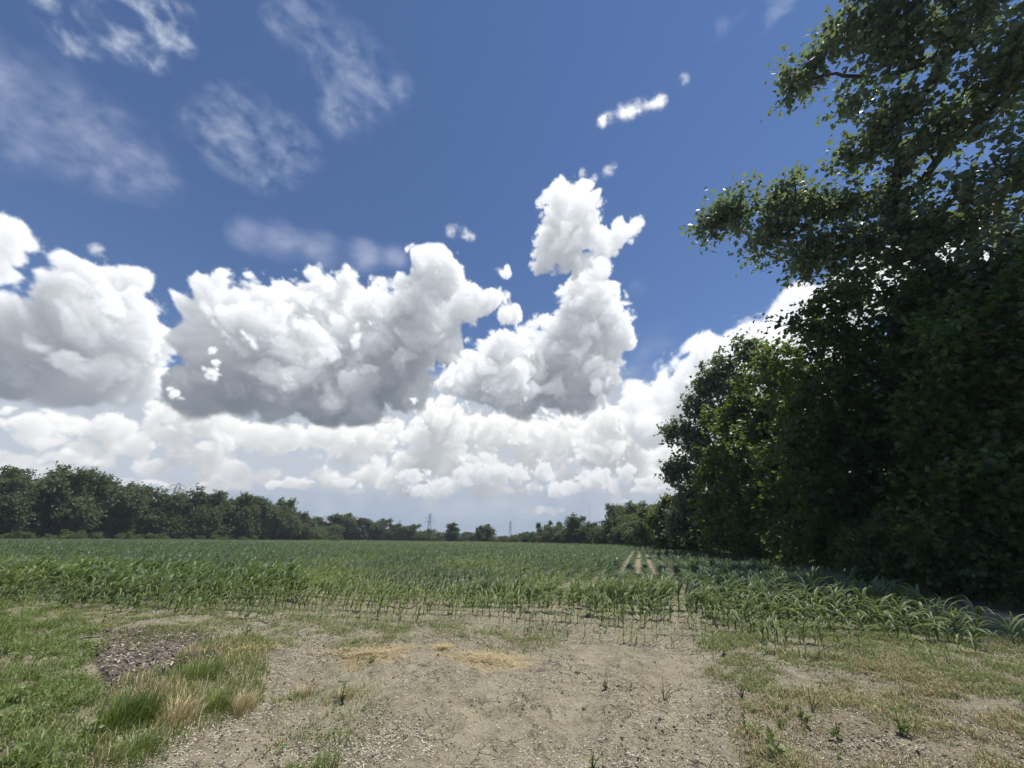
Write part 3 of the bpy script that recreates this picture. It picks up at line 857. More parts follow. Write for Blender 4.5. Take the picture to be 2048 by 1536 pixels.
def grow(base, lobes, seed, tips_per, twigs, leaves, twig_len, leaf, trunk_r, wind=.15, droop=.15, twig_tubes=False, shell=.62, top_frac=.75, trunk_to=1.0):
    """Trunk and limbs reaching into the lobes of the crown, twigs at their ends, leaves along the twigs."""
    rng = np.random.default_rng(seed)
    base = np.asarray(base, float)
    L = np.array(lobes, float)
    vol = L[:, 3] ** 2
    top = np.average(L[:, :3], axis=0, weights=vol)
    H = (L[:, 2] + L[:, 3] * .6).max() - base[2]
    top = base + (top - base) * trunk_to
    top[2] = base[2] + H * top_frac
    nodes = [base + (top - base) * t + np.array((rng.normal(0, .02) * H * math.sin(math.pi * t), rng.normal(0, .02) * H * math.sin(math.pi * t), 0)) for t in np.linspace(0, 1, 9)]
    nodes[0] = base - np.array((0, 0, .15))
    parent = [-1] + list(range(8))
    order = list(range(9))
    tips = []
    ntot = sum(max(4, int(tips_per * v / vol.mean())) for v in vol)
    for (x, y, z, r), v in zip(L, vol):
        k = max(4, int(tips_per * v / vol.mean()))
        d = rng.normal(0, 1, (k, 3)); d /= np.linalg.norm(d, axis=1, keepdims=True)
        rad = r * (1 - (1 - shell) * rng.random(k)) * (1 + .16 * rng.normal(0, 1, k))
        q = np.array((x, y, z)) + d * rad[:, None] * (1, 1, .92)
        inner = rng.random(k) < .3
        q[inner] = np.array((x, y, z)) + d[inner] * (r * rng.random(inner.sum()) ** .5)[:, None]
        q[:, 2] = np.maximum(q[:, 2], base[2] + .35 + .3 * rng.random(k))
        tips.append(q)
    tips = np.concatenate(tips)
    axis = base + (top - base) * np.clip((tips[:, 2:3] - base[2]) / (H * top_frac), .15, 1)
    tips = tips[np.argsort(np.linalg.norm(tips - axis, axis=1))]
    NP = np.zeros((9 + len(tips) * 3, 3)); NP[:9] = nodes
    par = np.full(len(NP), -1); par[:9] = parent
    depth = np.zeros(len(NP)); depth[:9] = np.linspace(0, 1, 9)
    n = 9
    tip_ids, tip_dir = [], []
    for q in tips:
        d = NP[:n] - q
        dist = np.linalg.norm(d, axis=1)
        cost = dist + np.maximum(0, d[:, 2]) * .9 + (np.arange(n) < 2) * 3.0      # limbs rise from below
        j = int(np.argmin(cost))
        a = NP[j]
        mid = (a + q) / 2 + rng.normal(0, .04, 3) * dist[j] + np.array((0, 0, .07 * dist[j]))
        m2 = (mid + q) / 2 + rng.normal(0, .05, 3) * dist[j]
        NP[n], NP[n + 1], NP[n + 2] = mid, m2, q
        par[n], par[n + 1], par[n + 2] = j, n, n + 1
        tip_ids.append(n + 2); tip_dir.append(q - m2)
        n += 3
    cnt = np.zeros(n)
    cnt[tip_ids] = 1
    for i_ in range(n - 1, 8, -1): cnt[par[i_]] += cnt[i_]
    for i_ in range(8, 0, -1): cnt[i_ - 1] += cnt[i_]
    rad = trunk_r * (np.maximum(cnt, .6) / max(1, cnt[0])) ** .48
    rad = np.maximum(rad, .006 * leaf / .12)
    wood = Geo()
    tr_r = np.maximum(rad[:9], trunk_r * .12); tr_r[0] *= 1.4; tr_r[1] *= 1.05
    tube(wood, NP[:9], tr_r, 9)
    for k, ti in enumerate(tip_ids):
        a, b, c = par[ti - 2], ti - 2, ti - 1
        tube(wood, NP[[a, b, c, ti]], [min(rad[a], rad[b] * 1.25), rad[b], rad[c] * .85, rad[ti] * .6], 5 if rad[b] > .05 else 4)
    # twigs and leaves
    T = np.array(tip_dir); T /= np.linalg.norm(T, axis=1, keepdims=True) + 1e-9
    Q = NP[tip_ids]
    nt_ = len(Q)
    td = np.repeat(T, twigs, 0) * .8 + rng.normal(0, .75, (nt_ * twigs, 3)) + np.array((wind, 0, .10 - droop))
    td /= np.linalg.norm(td, axis=1, keepdims=True) + 1e-9
    tl = twig_len * rng.uniform(.5, 1.25, nt_ * twigs)
    q0 = np.repeat(Q, twigs, 0)
    q1 = q0 + td * tl[:, None]; q1[:, 2] -= droop * tl * .5
    q1[:, 2] = np.maximum(q1[:, 2], base[2] + .12)
    if twig_tubes:
        side = np.cross(td, (0.2, .3, .9)); side /= np.linalg.norm(side, axis=1, keepdims=True) + 1e-9
        up = np.cross(td, side)
        w_ = .008
        tv = np.stack([q0 + side * w_, q0 - side * w_ * .5 + up * w_, q0 - side * w_ * .5 - up * w_, q1], 1)
        b4 = np.arange(len(q0))[:, None] * 4
        wood.add(tv, None, np.concatenate([b4 + np.array([[0, 1, 3]]), b4 + np.array([[1, 2, 3]]), b4 + np.array([[2, 0, 3]])]))
    f = rng.uniform(.05, 1.05, (len(q0), leaves))
    C_ = (q0[:, None] + (q1 - q0)[:, None] * f[..., None]).reshape(-1, 3) + rng.normal(0, leaf * .42, (len(q0) * leaves, 3))
    TT = np.repeat(td, leaves, 0) + np.array((wind, 0, -.15))
    v, fc = leaf_cards(C_, TT, np.full(len(C_), leaf), rng)
    clump = np.repeat(rng.normal(0, .16, nt_), twigs * leaves)
    tint = np.clip(.42 + clump + rng.normal(0, .20, len(C_)), 0, 1)
    return wood, (v, fc, np.repeat(tint, 4))


def tree(name, label, category, base, lobes, mat, group=None, bark=None, trunk_name='trunk', **kw):
    """A tree as a thing: trunk with limbs, crown."""
    o = link(name, None, None, tuple(base))
    o.empty_display_size = .3
    tag(o, label, category, group)
    wood, (v, f, ti) = grow(base, lobes, **kw)
    b = np.asarray(base, np.float32)
    wood.v = [q - b for q in wood.v]
    tm = link(trunk_name, wood.mesh(trunk_name, [bark or M_BARK], True), o)
    crown = link('crown', mesh('crown', v - b, f, [mat], {'tint': ti}), o)
    return o


print('trees start', round(time.time() - T0, 1))
def B(*rows):
    return [ball_px(*r) for r in rows]


WALL = 'trees of the shaded row along the right of the field'
gz = lambda x, y: (x, y, 0.0)
# the tall cottonwood whose limbs reach over the field
tree('cottonwood_tree', 'tallest tree of the right row, its glossy limbs reaching over the corn', 'tree', gz(29.5, 17.5),
     B((1700, 60, 85, 23), (1615, 135, 62, 22), (1585, 165, 40, 22), (1800, 40, 110, 23), (1780, 130, 75, 24), (1930, 40, 130, 24), (2040, 100, 140, 24), (1960, 200, 110, 25), (2060, 330, 120, 24),
       (1850, 290, 80, 25), (1750, 290, 60, 25), (1700, 320, 42, 25), (1725, 215, 46, 24), (1770, 240, 50, 24), (1830, 200, 60, 24), (1790, 390, 80, 26), (1690, 400, 50, 26), (1570, 385, 52, 26), (1610, 430, 60, 26), (1470, 425, 56, 26), (1430, 450, 40, 26), (1530, 470, 58, 26), (1610, 510, 60, 26),
       (1690, 500, 70, 27), (1800, 490, 90, 27), (1930, 440, 100, 26), (2040, 520, 120, 25), (1870, 560, 90, 27), (1690, 570, 52, 27), (1980, -80, 140, 24), (1800, -80, 120, 24)),
     M_COTTON, seed=11, tips_per=23, twigs=6, leaves=6, twig_len=1.45, leaf=.33, trunk_r=.50, wind=.30, droop=.10, twig_tubes=True, shell=.22, top_frac=.62, trunk_to=.12)
# the dark trees under and behind it
tree('maple_tree', 'dark tree under the tallest one, its pointed top against white cloud', 'tree', gz(18.9, 20.6),
     B((1660, 600, 50, 24), (1610, 650, 50, 24), (1680, 690, 85, 24), (1640, 760, 75, 24), (1760, 640, 90, 25), (1780, 780, 110, 25), (1660, 850, 100, 24), (1620, 940, 90, 24), (1740, 940, 120, 25), (1660, 1040, 80, 24), (1880, 700, 110, 24), (1600, 1080, 50, 24), (1760, 1070, 80, 24)),
     M_DARK, WALL, seed=12, tips_per=38, twigs=6, leaves=7, twig_len=1.05, leaf=.27, trunk_r=.30, wind=.22, droop=.10, shell=.5)
tree('maple_tree', 'broad drooping tree with large leaves, nearest the camera in the shaded row', 'tree', gz(19.6, 14.6),
     B((1960, 640, 90, 20), (1880, 690, 60, 19), (2040, 720, 110, 20), (1960, 790, 100, 20), (1880, 850, 90, 21), (2050, 880, 120, 20), (1950, 960, 100, 20), (1870, 1030, 80, 21), (2040, 1060, 100, 19), (2120, 560, 120, 20), (2130, 960, 150, 19), (1950, 1110, 60, 20)),
     M_DARK, WALL, seed=13, tips_per=40, twigs=6, leaves=8, twig_len=.95, leaf=.22, trunk_r=.26, wind=.15, droop=.25, shell=.5)
tree('boxelder_tree', 'yellow green tree of the right row with light shining through its leaves', 'tree', gz(21.4, 31.0),
     B((1555, 720, 42, 36), (1520, 770, 55, 36), (1580, 790, 55, 35), (1470, 830, 50, 36), (1540, 860, 75, 36), (1470, 910, 60, 36), (1560, 950, 75, 34), (1440, 980, 50, 37), (1500, 1020, 60, 35), (1580, 1040, 60, 33), (1430, 1050, 42, 38), (1510, 1080, 45, 35)),
     M_LIGHT, WALL, seed=14, tips_per=44, twigs=6, leaves=7, twig_len=1.05, leaf=.32, trunk_r=.28, wind=.28, droop=.08, shell=.5)
tree('cottonwood_tree', 'open crowned tree with ragged dark sprays, left of the yellow green one', 'tree', gz(21.6, 40.0),
     B((1485, 700, 24, 44), (1515, 725, 26, 44), (1440, 740, 26, 44), (1410, 770, 26, 44), (1460, 780, 36, 44), (1390, 810, 22, 44), (1430, 840, 38, 44), (1365, 865, 24, 45), (1340, 870, 12, 45), (1395, 890, 30, 45), (1420, 930, 40, 45), (1360, 945, 28, 46), (1338, 940, 12, 46), (1380, 1000, 34, 46), (1420, 1040, 36, 46), (1360, 1050, 28, 47)),
     M_COTTON, WALL, seed=15, tips_per=28, twigs=6, leaves=7, twig_len=1.3, leaf=.38, trunk_r=.35, wind=.30, droop=.08, twig_tubes=True, shell=.45)
tree('boxelder_tree', 'dense round tree of the right row low behind the ragged open crowned one', 'tree', gz(22.9, 52.0),
     B((1345, 1020, 28, 58), (1320, 1045, 24, 60), (1365, 1060, 28, 56), (1330, 1072, 22, 58), (1390, 1080, 24, 54), (1352, 1085, 20, 57)),
     M_LIGHT, WALL, seed=16, tips_per=56, twigs=6, leaves=9, twig_len=1.0, leaf=.34, trunk_r=.22, wind=.25, shell=.5)
# the second rank, seen through the gaps
tree('maple_tree', 'deep shaded tree filling the gap behind the yellow green tree and the dark pointed one', 'tree', gz(25.5, 27.0),
     B((1640, 800, 110, 31), (1560, 900, 90, 33), (1700, 900, 120, 31), (1620, 1000, 100, 31), (1720, 1030, 90, 30), (1800, 900, 120, 30), (1560, 1060, 60, 33)),
     M_DARK, WALL, seed=17, tips_per=50, twigs=6, leaves=9, twig_len=1.2, leaf=.32, trunk_r=.3, shell=.4)
tree('maple_tree', 'deep shaded tree standing behind the broad drooping one, at the edge of the picture', 'tree', gz(24.0, 16.0),
     B((1900, 620, 130, 26), (2040, 600, 130, 26), (1830, 800, 120, 27), (1980, 820, 140, 26), (1900, 960, 120, 26), (2040, 1000, 140, 25), (1840, 1050, 90, 26), (2200, 700, 200, 25), (1980, 1080, 80, 25)),
     M_DARK, WALL, seed=18, tips_per=50, twigs=6, leaves=9, twig_len=1.2, leaf=.32, trunk_r=.3, shell=.4)
tree('maple_tree', 'shaded tree set back between the ragged open crowned tree and the yellow green one', 'tree', gz(27.5, 42.0),
     B((1480, 960, 60, 50), (1560, 880, 60, 48), (1440, 1040, 50, 50), (1510, 1050, 60, 48), (1400, 1060, 36, 52), (1590, 980, 60, 47)),
     M_DARK, WALL, seed=19, tips_per=50, twigs=5, leaves=9, twig_len=1.2, leaf=.38, trunk_r=.3, shell=.4)

# bushes along the foot of the row: each its own
print('bushes', round(time.time() - T0, 1))
def bush_lobes(rng, x, y, w, h, n=5):
    return [(x + rng.normal(0, .38) * w, y + rng.normal(0, .38) * w, h * rng.uniform(.3, .72), rng.uniform(.28, .45) * h) for _ in range(n)]


rb = np.random.default_rng(8)
FOOT = [(1470, 1108, 40, 3.0, 'low bush at the far foot of the right row beside the corn'), (1530, 1122, 33, 2.6, 'dark bush at the foot of the yellow green tree'),
        (1590, 1128, 29, 2.8, 'bush with a few pale leaves at the foot of the dark pointed tree'), (1650, 1132, 26, 2.4, 'dark bush in the deep shade under the dark pointed tree'),
        (1720, 1140, 23.5, 2.6, 'black shaded bush behind the end of the grassy track'), (1790, 1150, 22, 2.4, 'shaded bush behind the fallen pale branch'),
        (1870, 1158, 20, 2.6, 'shaded bush to the right behind the fallen pale branch'), (1950, 1165, 19.0, 2.3, 'shaded bush under the broad drooping tree'), (2040, 1175, 18.5, 2.4, 'shaded bush cut by the right edge of the picture')]
for k, (x, y, D_, h, lab) in enumerate(FOOT):
    p = at_px(x, y, D_)
    tree('bush', lab, 'bush', (p[0], p[1], 0), bush_lobes(rb, p[0], p[1], h * .9, h, 6), M_DARK, 'bushes along the foot of the right row', trunk_name='stem', seed=40 + k, tips_per=14, twigs=5, leaves=9, twig_len=.55, leaf=.15, trunk_r=.06, shell=.4, top_frac=.5)

# ------------------------------------------------------------------ the hedgerow on the left and the trees round the far end
print('far trees', round(time.time() - T0, 1))
def far_proto(seed, kind):
    """A tree ten metres high at the origin, as wood and crown meshes to share."""
    r = np.random.default_rng(seed)
    if kind == 'broad': lobes = [(r.normal(0, 1.9), r.normal(0, 1.9), z, q) for z, q in ((2.0, 1.8), (2.6, 2.0), (3.6, 2.1), (4.6, 2.2), (5.4, 2.0), (6.2, 2.0), (7.0, 1.7), (7.6, 1.5), (8.4, 1.2), (8.8, .9))]
    elif kind == 'tall': lobes = [(r.normal(0, 1.0), r.normal(0, 1.0), z, q) for z, q in ((1.8, 1.5), (3.0, 1.6), (4.2, 1.6), (5.4, 1.5), (6.5, 1.4), (7.6, 1.2), (8.6, 1.0), (9.2, .7))]
    elif kind == 'open': lobes = [(r.normal(0, 2.2), r.normal(0, 2.2), z, q) for z, q in ((4.2, 1.5), (5.0, 1.6), (6.0, 1.7), (6.8, 1.5), (7.6, 1.3), (8.3, 1.2), (8.8, .9), (5.5, 1.4))]
    elif kind == 'shrub': lobes = [(r.normal(0, 3.2), r.normal(0, 3.2), z, q) for z, q in ((2.6, 2.8), (3.4, 3.0), (4.4, 3.0), (5.6, 2.6), (6.6, 2.2), (7.6, 1.6), (3.0, 2.6))]
    wood, (v, f, ti) = grow((0, 0, 0), lobes, seed, 46, 5, 9, 1.05, .30, .24, wind=.45, droop=.02, shell=.42)
    return wood.mesh('trunk', [M_BARK], True), (v, f, ti)


PRO = {}
for kd, cnt in (('broad', 3), ('tall', 2), ('open', 2), ('shrub', 3)):
    PRO[kd] = []
    for j in range(cnt):
        wm, (v, f, ti) = far_proto(500 + 17 * j + len(kd) * 31, kd)
        PRO[kd].append((wm, {mt.name: mesh('crown', v, f, [mt], {'tint': ti}) for mt in (M_FAR, M_BUSH)}))


def far_tree(name, label, category, group, px_, top, D_, kind, width=1.0, mat=None, base_y=None, seed=0):
    """A copy of a shared tree, as high as the picture shows it at that distance."""
    p = at_px(px_, top, D_)
    h = p[2] * (.965 if px_ < 620 else 1.02)
    r = random.Random(seed * 7 + int(px_))
    wm, crowns = PRO[kind][r.randrange(len(PRO[kind]))]
    o = link(name, None, None, (p[0], p[1], 0), (0, 0, r.uniform(-.5, .5) if kind != 'shrub' else r.uniform(0, 6.28)), (h / 10 * width, h / 10 * width, h / 10))
    tag(o, label, category, group)
    link('stem' if kind == 'shrub' else 'trunk', wm, o)
    link('crown', crowns[(mat or M_FAR).name], o)
    return o


HEDGE = 'trees of the long hedgerow on the left'
LEFT = [
    (-25, 940, 132, 'broad', 1.0, 'hedgerow tree cut by the left edge of the picture'),
    (30, 946, 134, 'broad', .95, 'second hedgerow tree from the left edge, flat topped'),
    (82, 936, 136, 'tall', 1.15, 'upright hedgerow tree with a feathery tip left of the tallest crown'),
    (122, 952, 136, 'open', .8, 'smaller open hedgerow tree just left of the tallest crown'),
    (165, 931, 137, 'broad', 1.05, 'left half of the tallest crown in the left hedgerow'),
    (215, 932, 139, 'broad', 1.05, 'tallest wind swept crown in the left hedgerow, overhanging on its right side'),
    (268, 966, 142, 'tall', 1.0, 'lower hedgerow tree at the foot of the tallest crown, on its right'),
    (322, 972, 146, 'tall', 1.1, 'hedgerow tree with a single tuft on top, left of the half hidden pylon'),
    (372, 978, 148, 'broad', .85, 'hedgerow tree directly in front of the half hidden pylon'),
    (410, 984, 150, 'broad', .8, 'hedgerow tree between the half hidden pylon and the dense rounded crown'),
    (447, 974, 152, 'broad', 1.0, 'dense rounded hedgerow tree, the darkest crown right of the half hidden pylon'),
    (492, 986, 155, 'tall', 1.15, 'slender hedgerow tree right of the dense rounded crown'),
    (530, 985, 158, 'broad', .95, 'second last large tree of the left hedgerow'),
    (572, 992, 161, 'broad', 1.0, 'last large tree where the left hedgerow steps down'),
    (606, 1020, 166, 'broad', .9, 'small tree at the step where the left hedgerow drops to the far trees'),
]
for k, (x, top, D_, kd, wd, lab) in enumerate(LEFT):
    far_tree('hedgerow_tree', lab, 'tree', HEDGE, x, top, D_, kd, wd, seed=k)
BACK = [(0, 958, 150, 'broad'), (60, 960, 152, 'broad'), (110, 950, 153, 'broad'), (190, 955, 155, 'broad'), (250, 972, 158, 'broad'), (300, 988, 160, 'broad'), (350, 990, 163, 'broad'), (400, 995, 165, 'broad'),
        (470, 992, 170, 'broad'), (520, 1000, 174, 'broad'), (560, 1006, 178, 'broad'), (590, 1018, 180, 'broad')]
for k, (x, top, D_, kd) in enumerate(BACK):
    far_tree('hedgerow_tree', 'dark tree of the second rank, seen only through gaps of the left hedgerow', 'tree', 'second rank of the left hedgerow', x, top, D_, kd, 1.25, seed=50 + k)
FARL = 'trees of the lower far hedgerow'
FAR = [
    (640, 1032, 205, 'broad', 1.0, 'first rounded tree of the lower far hedgerow, next to the step down'),
    (672, 1030, 208, 'tall', 1.3, 'narrow pale topped tree second in the lower far hedgerow'),
    (700, 1028, 210, 'broad', 1.0, 'tallest rounded tree of the lower far hedgerow'),
    (733, 1034, 212, 'broad', 1.0, 'rounded far tree between the tallest of its hedgerow and the dip'),
    (766, 1037, 214, 'broad', 1.0, 'far hedgerow tree with a level top, left of the faint small pylon'),
    (798, 1046, 216, 'broad', 1.0, 'far hedgerow tree below the faint small pylon'),
    (826, 1048, 216, 'broad', 1.1, 'far hedgerow tree at the left foot of the clearest pylon'),
    (852, 1056, 214, 'shrub', 1.1, 'low far hedgerow tree under the clearest pylon'),
    (878, 1062, 200, 'shrub', 1.2, 'low hazy thicket right of the clearest pylon'),
    (903, 1047, 190, 'tall', 1.25, 'lone upright far tree rising right of the clearest pylon'),
    (928, 1062, 192, 'shrub', 1.1, 'low bushy gap filler between the two lone far trees'),
    (957, 1055, 180, 'open', .9, 'thin left member of the pair of far trees left of the second pylon'),
    (977, 1049, 178, 'broad', .9, 'denser right member of the pair of far trees left of the second pylon'),
    (1003, 1070, 175, 'shrub', 1.4, 'low dark scrub just left of the second pylon'),
    (1030, 1071, 165, 'shrub', 1.4, 'low dark scrub at the foot of the second pylon'),
    (1052, 1064, 155, 'tall', 1.2, 'thin pale green young tree right of the second pylon'),
    (1075, 1061, 150, 'shrub', 1.1, 'rounded scrub tree two to the right of the second pylon'),
    (1098, 1042, 150, 'open', .75, 'small tree with a knob of leaves on a bare stem above the scrub'),
    (1122, 1050, 140, 'broad', 1.0, 'far tree between the knob topped tree and the broad dense one'),
    (1155, 1031, 130, 'broad', .95, 'broad dense far tree left of the bare snag'),
    (1180, 1044, 124, 'broad', .9, 'sloping shoulder tree between the broad dense one and the bare snag'),
    (1205, 1058, 116, 'shrub', 1.1, 'low tree round the foot of the bare snag'),
    (1232, 1008, 108, 'open', 1.0, 'tall pale cottonwood like crown at the far end of the right row, left half'),
    (1262, 1004, 104, 'broad', .85, 'tall pale crown at the far end of the right row, right half'),
    (1248, 1045, 100, 'shrub', 1.0, 'dark underbrush below the tall pale crown'),
    (1290, 1020, 88, 'broad', .9, 'rounded tree right of the tall pale crown'),
    (1312, 1010, 76, 'broad', .9, 'tree where the far end meets the shaded right row'),
    (1290, 1062, 80, 'shrub', 1.0, 'low bush at the very end of the corn rows'),
]
for k, (x, top, D_, kd, wd, lab) in enumerate(FAR):
    far_tree('far_tree', lab, 'tree', FARL, x, top, D_, kd, wd * (1.45 if kd == 'broad' else 1.25), seed=80 + k)
SHRUBS = [(18, 1062, 118), (60, 1058, 119), (105, 1064, 120), (150, 1055, 121), (182, 1060, 122), (250, 1060, 126), (275, 1064, 127), (325, 1062, 130), (390, 1068, 136), (440, 1066, 140), (500, 1068, 146)]
for k, (x, top, D_) in enumerate(SHRUBS):
    far_tree('bush', 'pale green bush at the sunny foot of the left hedgerow', 'bush', 'pale bushes at the foot of the left hedgerow', x, top, D_, 'shrub', 1.3, M_BUSH, seed=120 + k)
far_tree('bush', 'single round bush out in the pale grass in front of the far hedgerow', 'bush', None, 672, 1069, 150, 'shrub', 1.0, M_BUSH, seed=140)
# dark scrub closing the foot of the hedgerows
for k, x in enumerate(range(-40, 1336, 15)):
    D_ = float(np.interp(x, [-40, 300, 600, 700, 850, 1000, 1150, 1250, 1340], [140, 152, 172, 218, 218, 188, 138, 110, 72]))
    yh = float(np.interp(x, [-40, 300, 600, 640, 720, 800, 850, 900, 1000, 1050, 1100, 1160, 1200, 1250, 1290, 1340], [1030, 1036, 1048, 1046, 1046, 1054, 1060, 1064, 1069, 1067, 1056, 1048, 1052, 1036, 1032, 1016])) + random.Random(k).uniform(-5, 5)
    far_tree('bush', 'dark scrub bush closing the foot of the hedgerows', 'bush', 'dark scrub along the foot of the hedgerows', x, yh, D_, 'shrub', 1.5, seed=160 + k)
# ------------------------------------------------------------------ low plants, litter and stones
print('small things', round(time.time() - T0, 1))
rs = np.random.default_rng(77)


def scatter(n, x0, x1, y0, y1, dens, power=1.0):
    """Random ground points kept with probability dens(X, Y)."""
    X_ = rs.uniform(x0, x1, n); Y_ = y0 + (y1 - y0) * rs.random(n) ** power
    px_, py_ = px_of(X_, Y_)
    ok = (px_ > -120) & (px_ < 2170) & (py_ < 1640) & (py_ > 1050)
    X_, Y_ = X_[ok], Y_[ok]
    k = rs.random(len(X_)) < dens(X_, Y_)
    X_, Y_ = X_[k], Y_[k]
    return np.stack([X_, Y_, ground_z(X_, Y_)], -1)


def grass_object(name, P_, h, w_, mat, tint, bend=(.3, 1.3), wind=.5, segs=3, label=None):
    n = len(P_)
    az = rs.uniform(0, 2 * math.pi, n)
    az = np.where(rs.random(n) < wind, rs.normal(.1, .8, n), az)
    v, f, bi, t_ = blades(P_, h * rs.uniform(.5, 1.25, n), w_ * rs.uniform(.7, 1.3, n), az, rs.uniform(*bend, n), segs)
    return link(name, mesh(name, v, f, [mat], {'tint': np.clip(tint[bi] + (t_ - .5) * .15, 0, 1)}))


def leafy(P_, h, size, rng, per=9):
    """Small broad leaved weeds: leaves round short stems, all in one go."""
    n = len(P_)
    C_ = np.repeat(P_, per, 0)
    hh = np.repeat(h, per)
    z = hh * rng.random(n * per) ** .7
    a = rng.uniform(0, 2 * math.pi, n * per); r = hh * rng.uniform(.1, .55, n * per)
    C_ = C_ + np.stack([np.cos(a) * r + z * .15, np.sin(a) * r, z + .01], -1)
    T_ = np.stack([np.cos(a), np.sin(a), rng.normal(.2, .3, n * per)], -1)
    return leaf_cards(C_, T_, np.repeat(size, per), rng, .8)


# the weedy bank on the left
lz = lambda X_, Y_: zone('weedy_left', X_, Y_)
P_ = scatter(150000, -13, -1.5, 3.0, 11.5, lambda X_, Y_: lz(X_, Y_) * sstep(fbm(X_ * 2.2, Y_ * 2.2, None, 3, 199), -.75, .15), 1.4)
nn_ = fbm(P_[:, 0] * 1.4, P_[:, 1] * 1.4, None, 3, 201)
tag(grass_object('weeds', P_, (.095 + .06 * nn_) * (1 + .6 * sstep(px_of(P_[:, 0], P_[:, 1])[0], 130, 20)), .009, M_GRASS, np.clip(.50 - .40 * nn_ + rs.normal(0, .24, len(P_)), 0, 1), (.3, 2.2), .3), kind='stuff')
Q_ = scatter(11000, -13, -1.5, 3.0, 11.5, lambda X_, Y_: lz(X_, Y_) * sstep(fbm(X_ * 1.4, Y_ * 1.4, None, 3, 205), -.5, .4), 1.4)
v, f = leafy(Q_, rs.uniform(.04, .17, len(Q_)), rs.uniform(.020, .042, len(Q_)), rs, 9)
tag(link('weeds', mesh('weeds', v, f, [M_GRASS], {'tint': np.repeat(np.clip(np.repeat(rs.normal(.36, .22, len(Q_)), 9) + rs.normal(0, .1, len(Q_) * 9), 0, 1), 4)})), kind='stuff')
# the grassy spit: green and dry blades mixed
P_ = scatter(60000, -7, -1, 3.4, 8.5, lambda X_, Y_: zone('spit', X_, Y_) * .9)
nn_ = fbm(P_[:, 0] * 1.7, P_[:, 1] * 1.7, None, 3, 211)
g_ = nn_ + rs.normal(0, .30, len(P_)) < .22
tag(grass_object('grass', P_[g_], .12 + .05 * nn_[g_], .007, M_GRASS, np.clip(.80 + .3 * nn_[g_] + rs.normal(0, .18, g_.sum()), 0, 1), (.3, 1.3), .6), kind='stuff')
tag(grass_object('dry_grass', P_[~g_], .11 + .04 * nn_[~g_], .006, M_STRAW, rs.random((~g_).sum()), (.4, 1.5), .5), kind='stuff')
# sparse weeds on the dirt, and the right hand side
P_ = scatter(900000, -13, 14, 3.3, 12, lambda X_, Y_: np.maximum(zone('sparse', X_, Y_), .8 * ((lambda q: poly_mask(q[0], q[1], [(60, 1370), (220, 1380), (210, 1560), (60, 1560)], 40))(px_of(X_, Y_)))) * (1 + 1.2 * (X_ > 2) * (Y_ > 5.2)) * sstep(fbm(X_ * 2.6, Y_ * 2.6, None, 3, 221), -.7, .3), 1.3)
nn_ = fbm(P_[:, 0] * .9, P_[:, 1] * .9, None, 3, 223)
red = zone('reddish', P_[:, 0], P_[:, 1])
dry = rs.random(len(P_)) < .15 + .42 * red
tag(grass_object('grass', P_[~dry], 0.065 + .03 * nn_[~dry], .006, M_GRASS, np.clip(.45 + .3 * nn_[~dry] + rs.normal(0, .2, (~dry).sum()), 0, 1), (.5, 1.9), .4, 2), kind='stuff')
M_RUST = leaf_material('withered_grass', (.28, .21, .105), (.56, .47, .28), (.33, .24, .11), .6, .3, .2, .0)
tag(grass_object('dry_grass', P_[dry], .09 + .03 * nn_[dry], .006, M_RUST, rs.random(dry.sum()), (.6, 1.9), .4, 2), kind='stuff')
Q_ = scatter(150000, -13, 14, 3.3, 12, lambda X_, Y_: zone('sparse', X_, Y_) * sstep(fbm(X_ * 3.1, Y_ * 3.1, None, 3, 231), 0.0, .7) * .6, 1.3)
v, f = leafy(Q_, rs.uniform(.02, .08, len(Q_)), rs.uniform(.012, .028, len(Q_)), rs, 7)
tag(link('weeds', mesh('weeds', v, f, [M_GRASS], {'tint': np.repeat(np.clip(np.repeat(rs.normal(.5, .18, len(Q_)), 7) + rs.normal(0, .1, len(Q_) * 7), 0, 1), 4)})), kind='stuff')
# the shaded verge right of the corn, and the pale grass round the far edges
P_ = scatter(260000, 6, 46, 5, 70, lambda X_, Y_: zone('verge', X_, Y_) * np.clip(1.1 - Y_ / 80, .1, 1) * sstep(fbm(X_ * .8, Y_ * .8, None, 3, 241), -.8, .2) * (X_ < np.interp(Y_, [5, 70], [20, 40])), 1.6)
far_ = np.hypot(P_[:, 0], P_[:, 1])
tag(grass_object('grass', P_, np.clip(.16 + .012 * (far_ - 10), .1, .5), .010 + .0012 * far_, M_GRASS, np.clip(rs.normal(.32, .2, len(P_)), 0, 1), (.3, 1.4), .5, 2), kind='stuff')
tt_ = rs.random(26000)
ex_ = np.interp(tt_, [0, .33, .66, 1], [-128, -78, -11, 24]); ey_ = np.interp(tt_, [0, .33, .66, 1], [66, 154, 137, 74])
P_ = np.stack([ex_ + rs.normal(0, .6, 26000), ey_ + 1.2 + np.abs(rs.normal(0, 4.0, 26000)), np.zeros(26000)], -1)
P_ = P_[poly_mask(P_[:, 0], P_[:, 1], EDGE_R + [(-60, 5)], .01) < .99]
tag(grass_object('dry_grass', P_, np.full(len(P_), .9), .16, M_BUSH, np.clip(rs.normal(.9, .2, len(P_)), 0, 1), (.2, 1.0), .6, 2), kind='stuff')

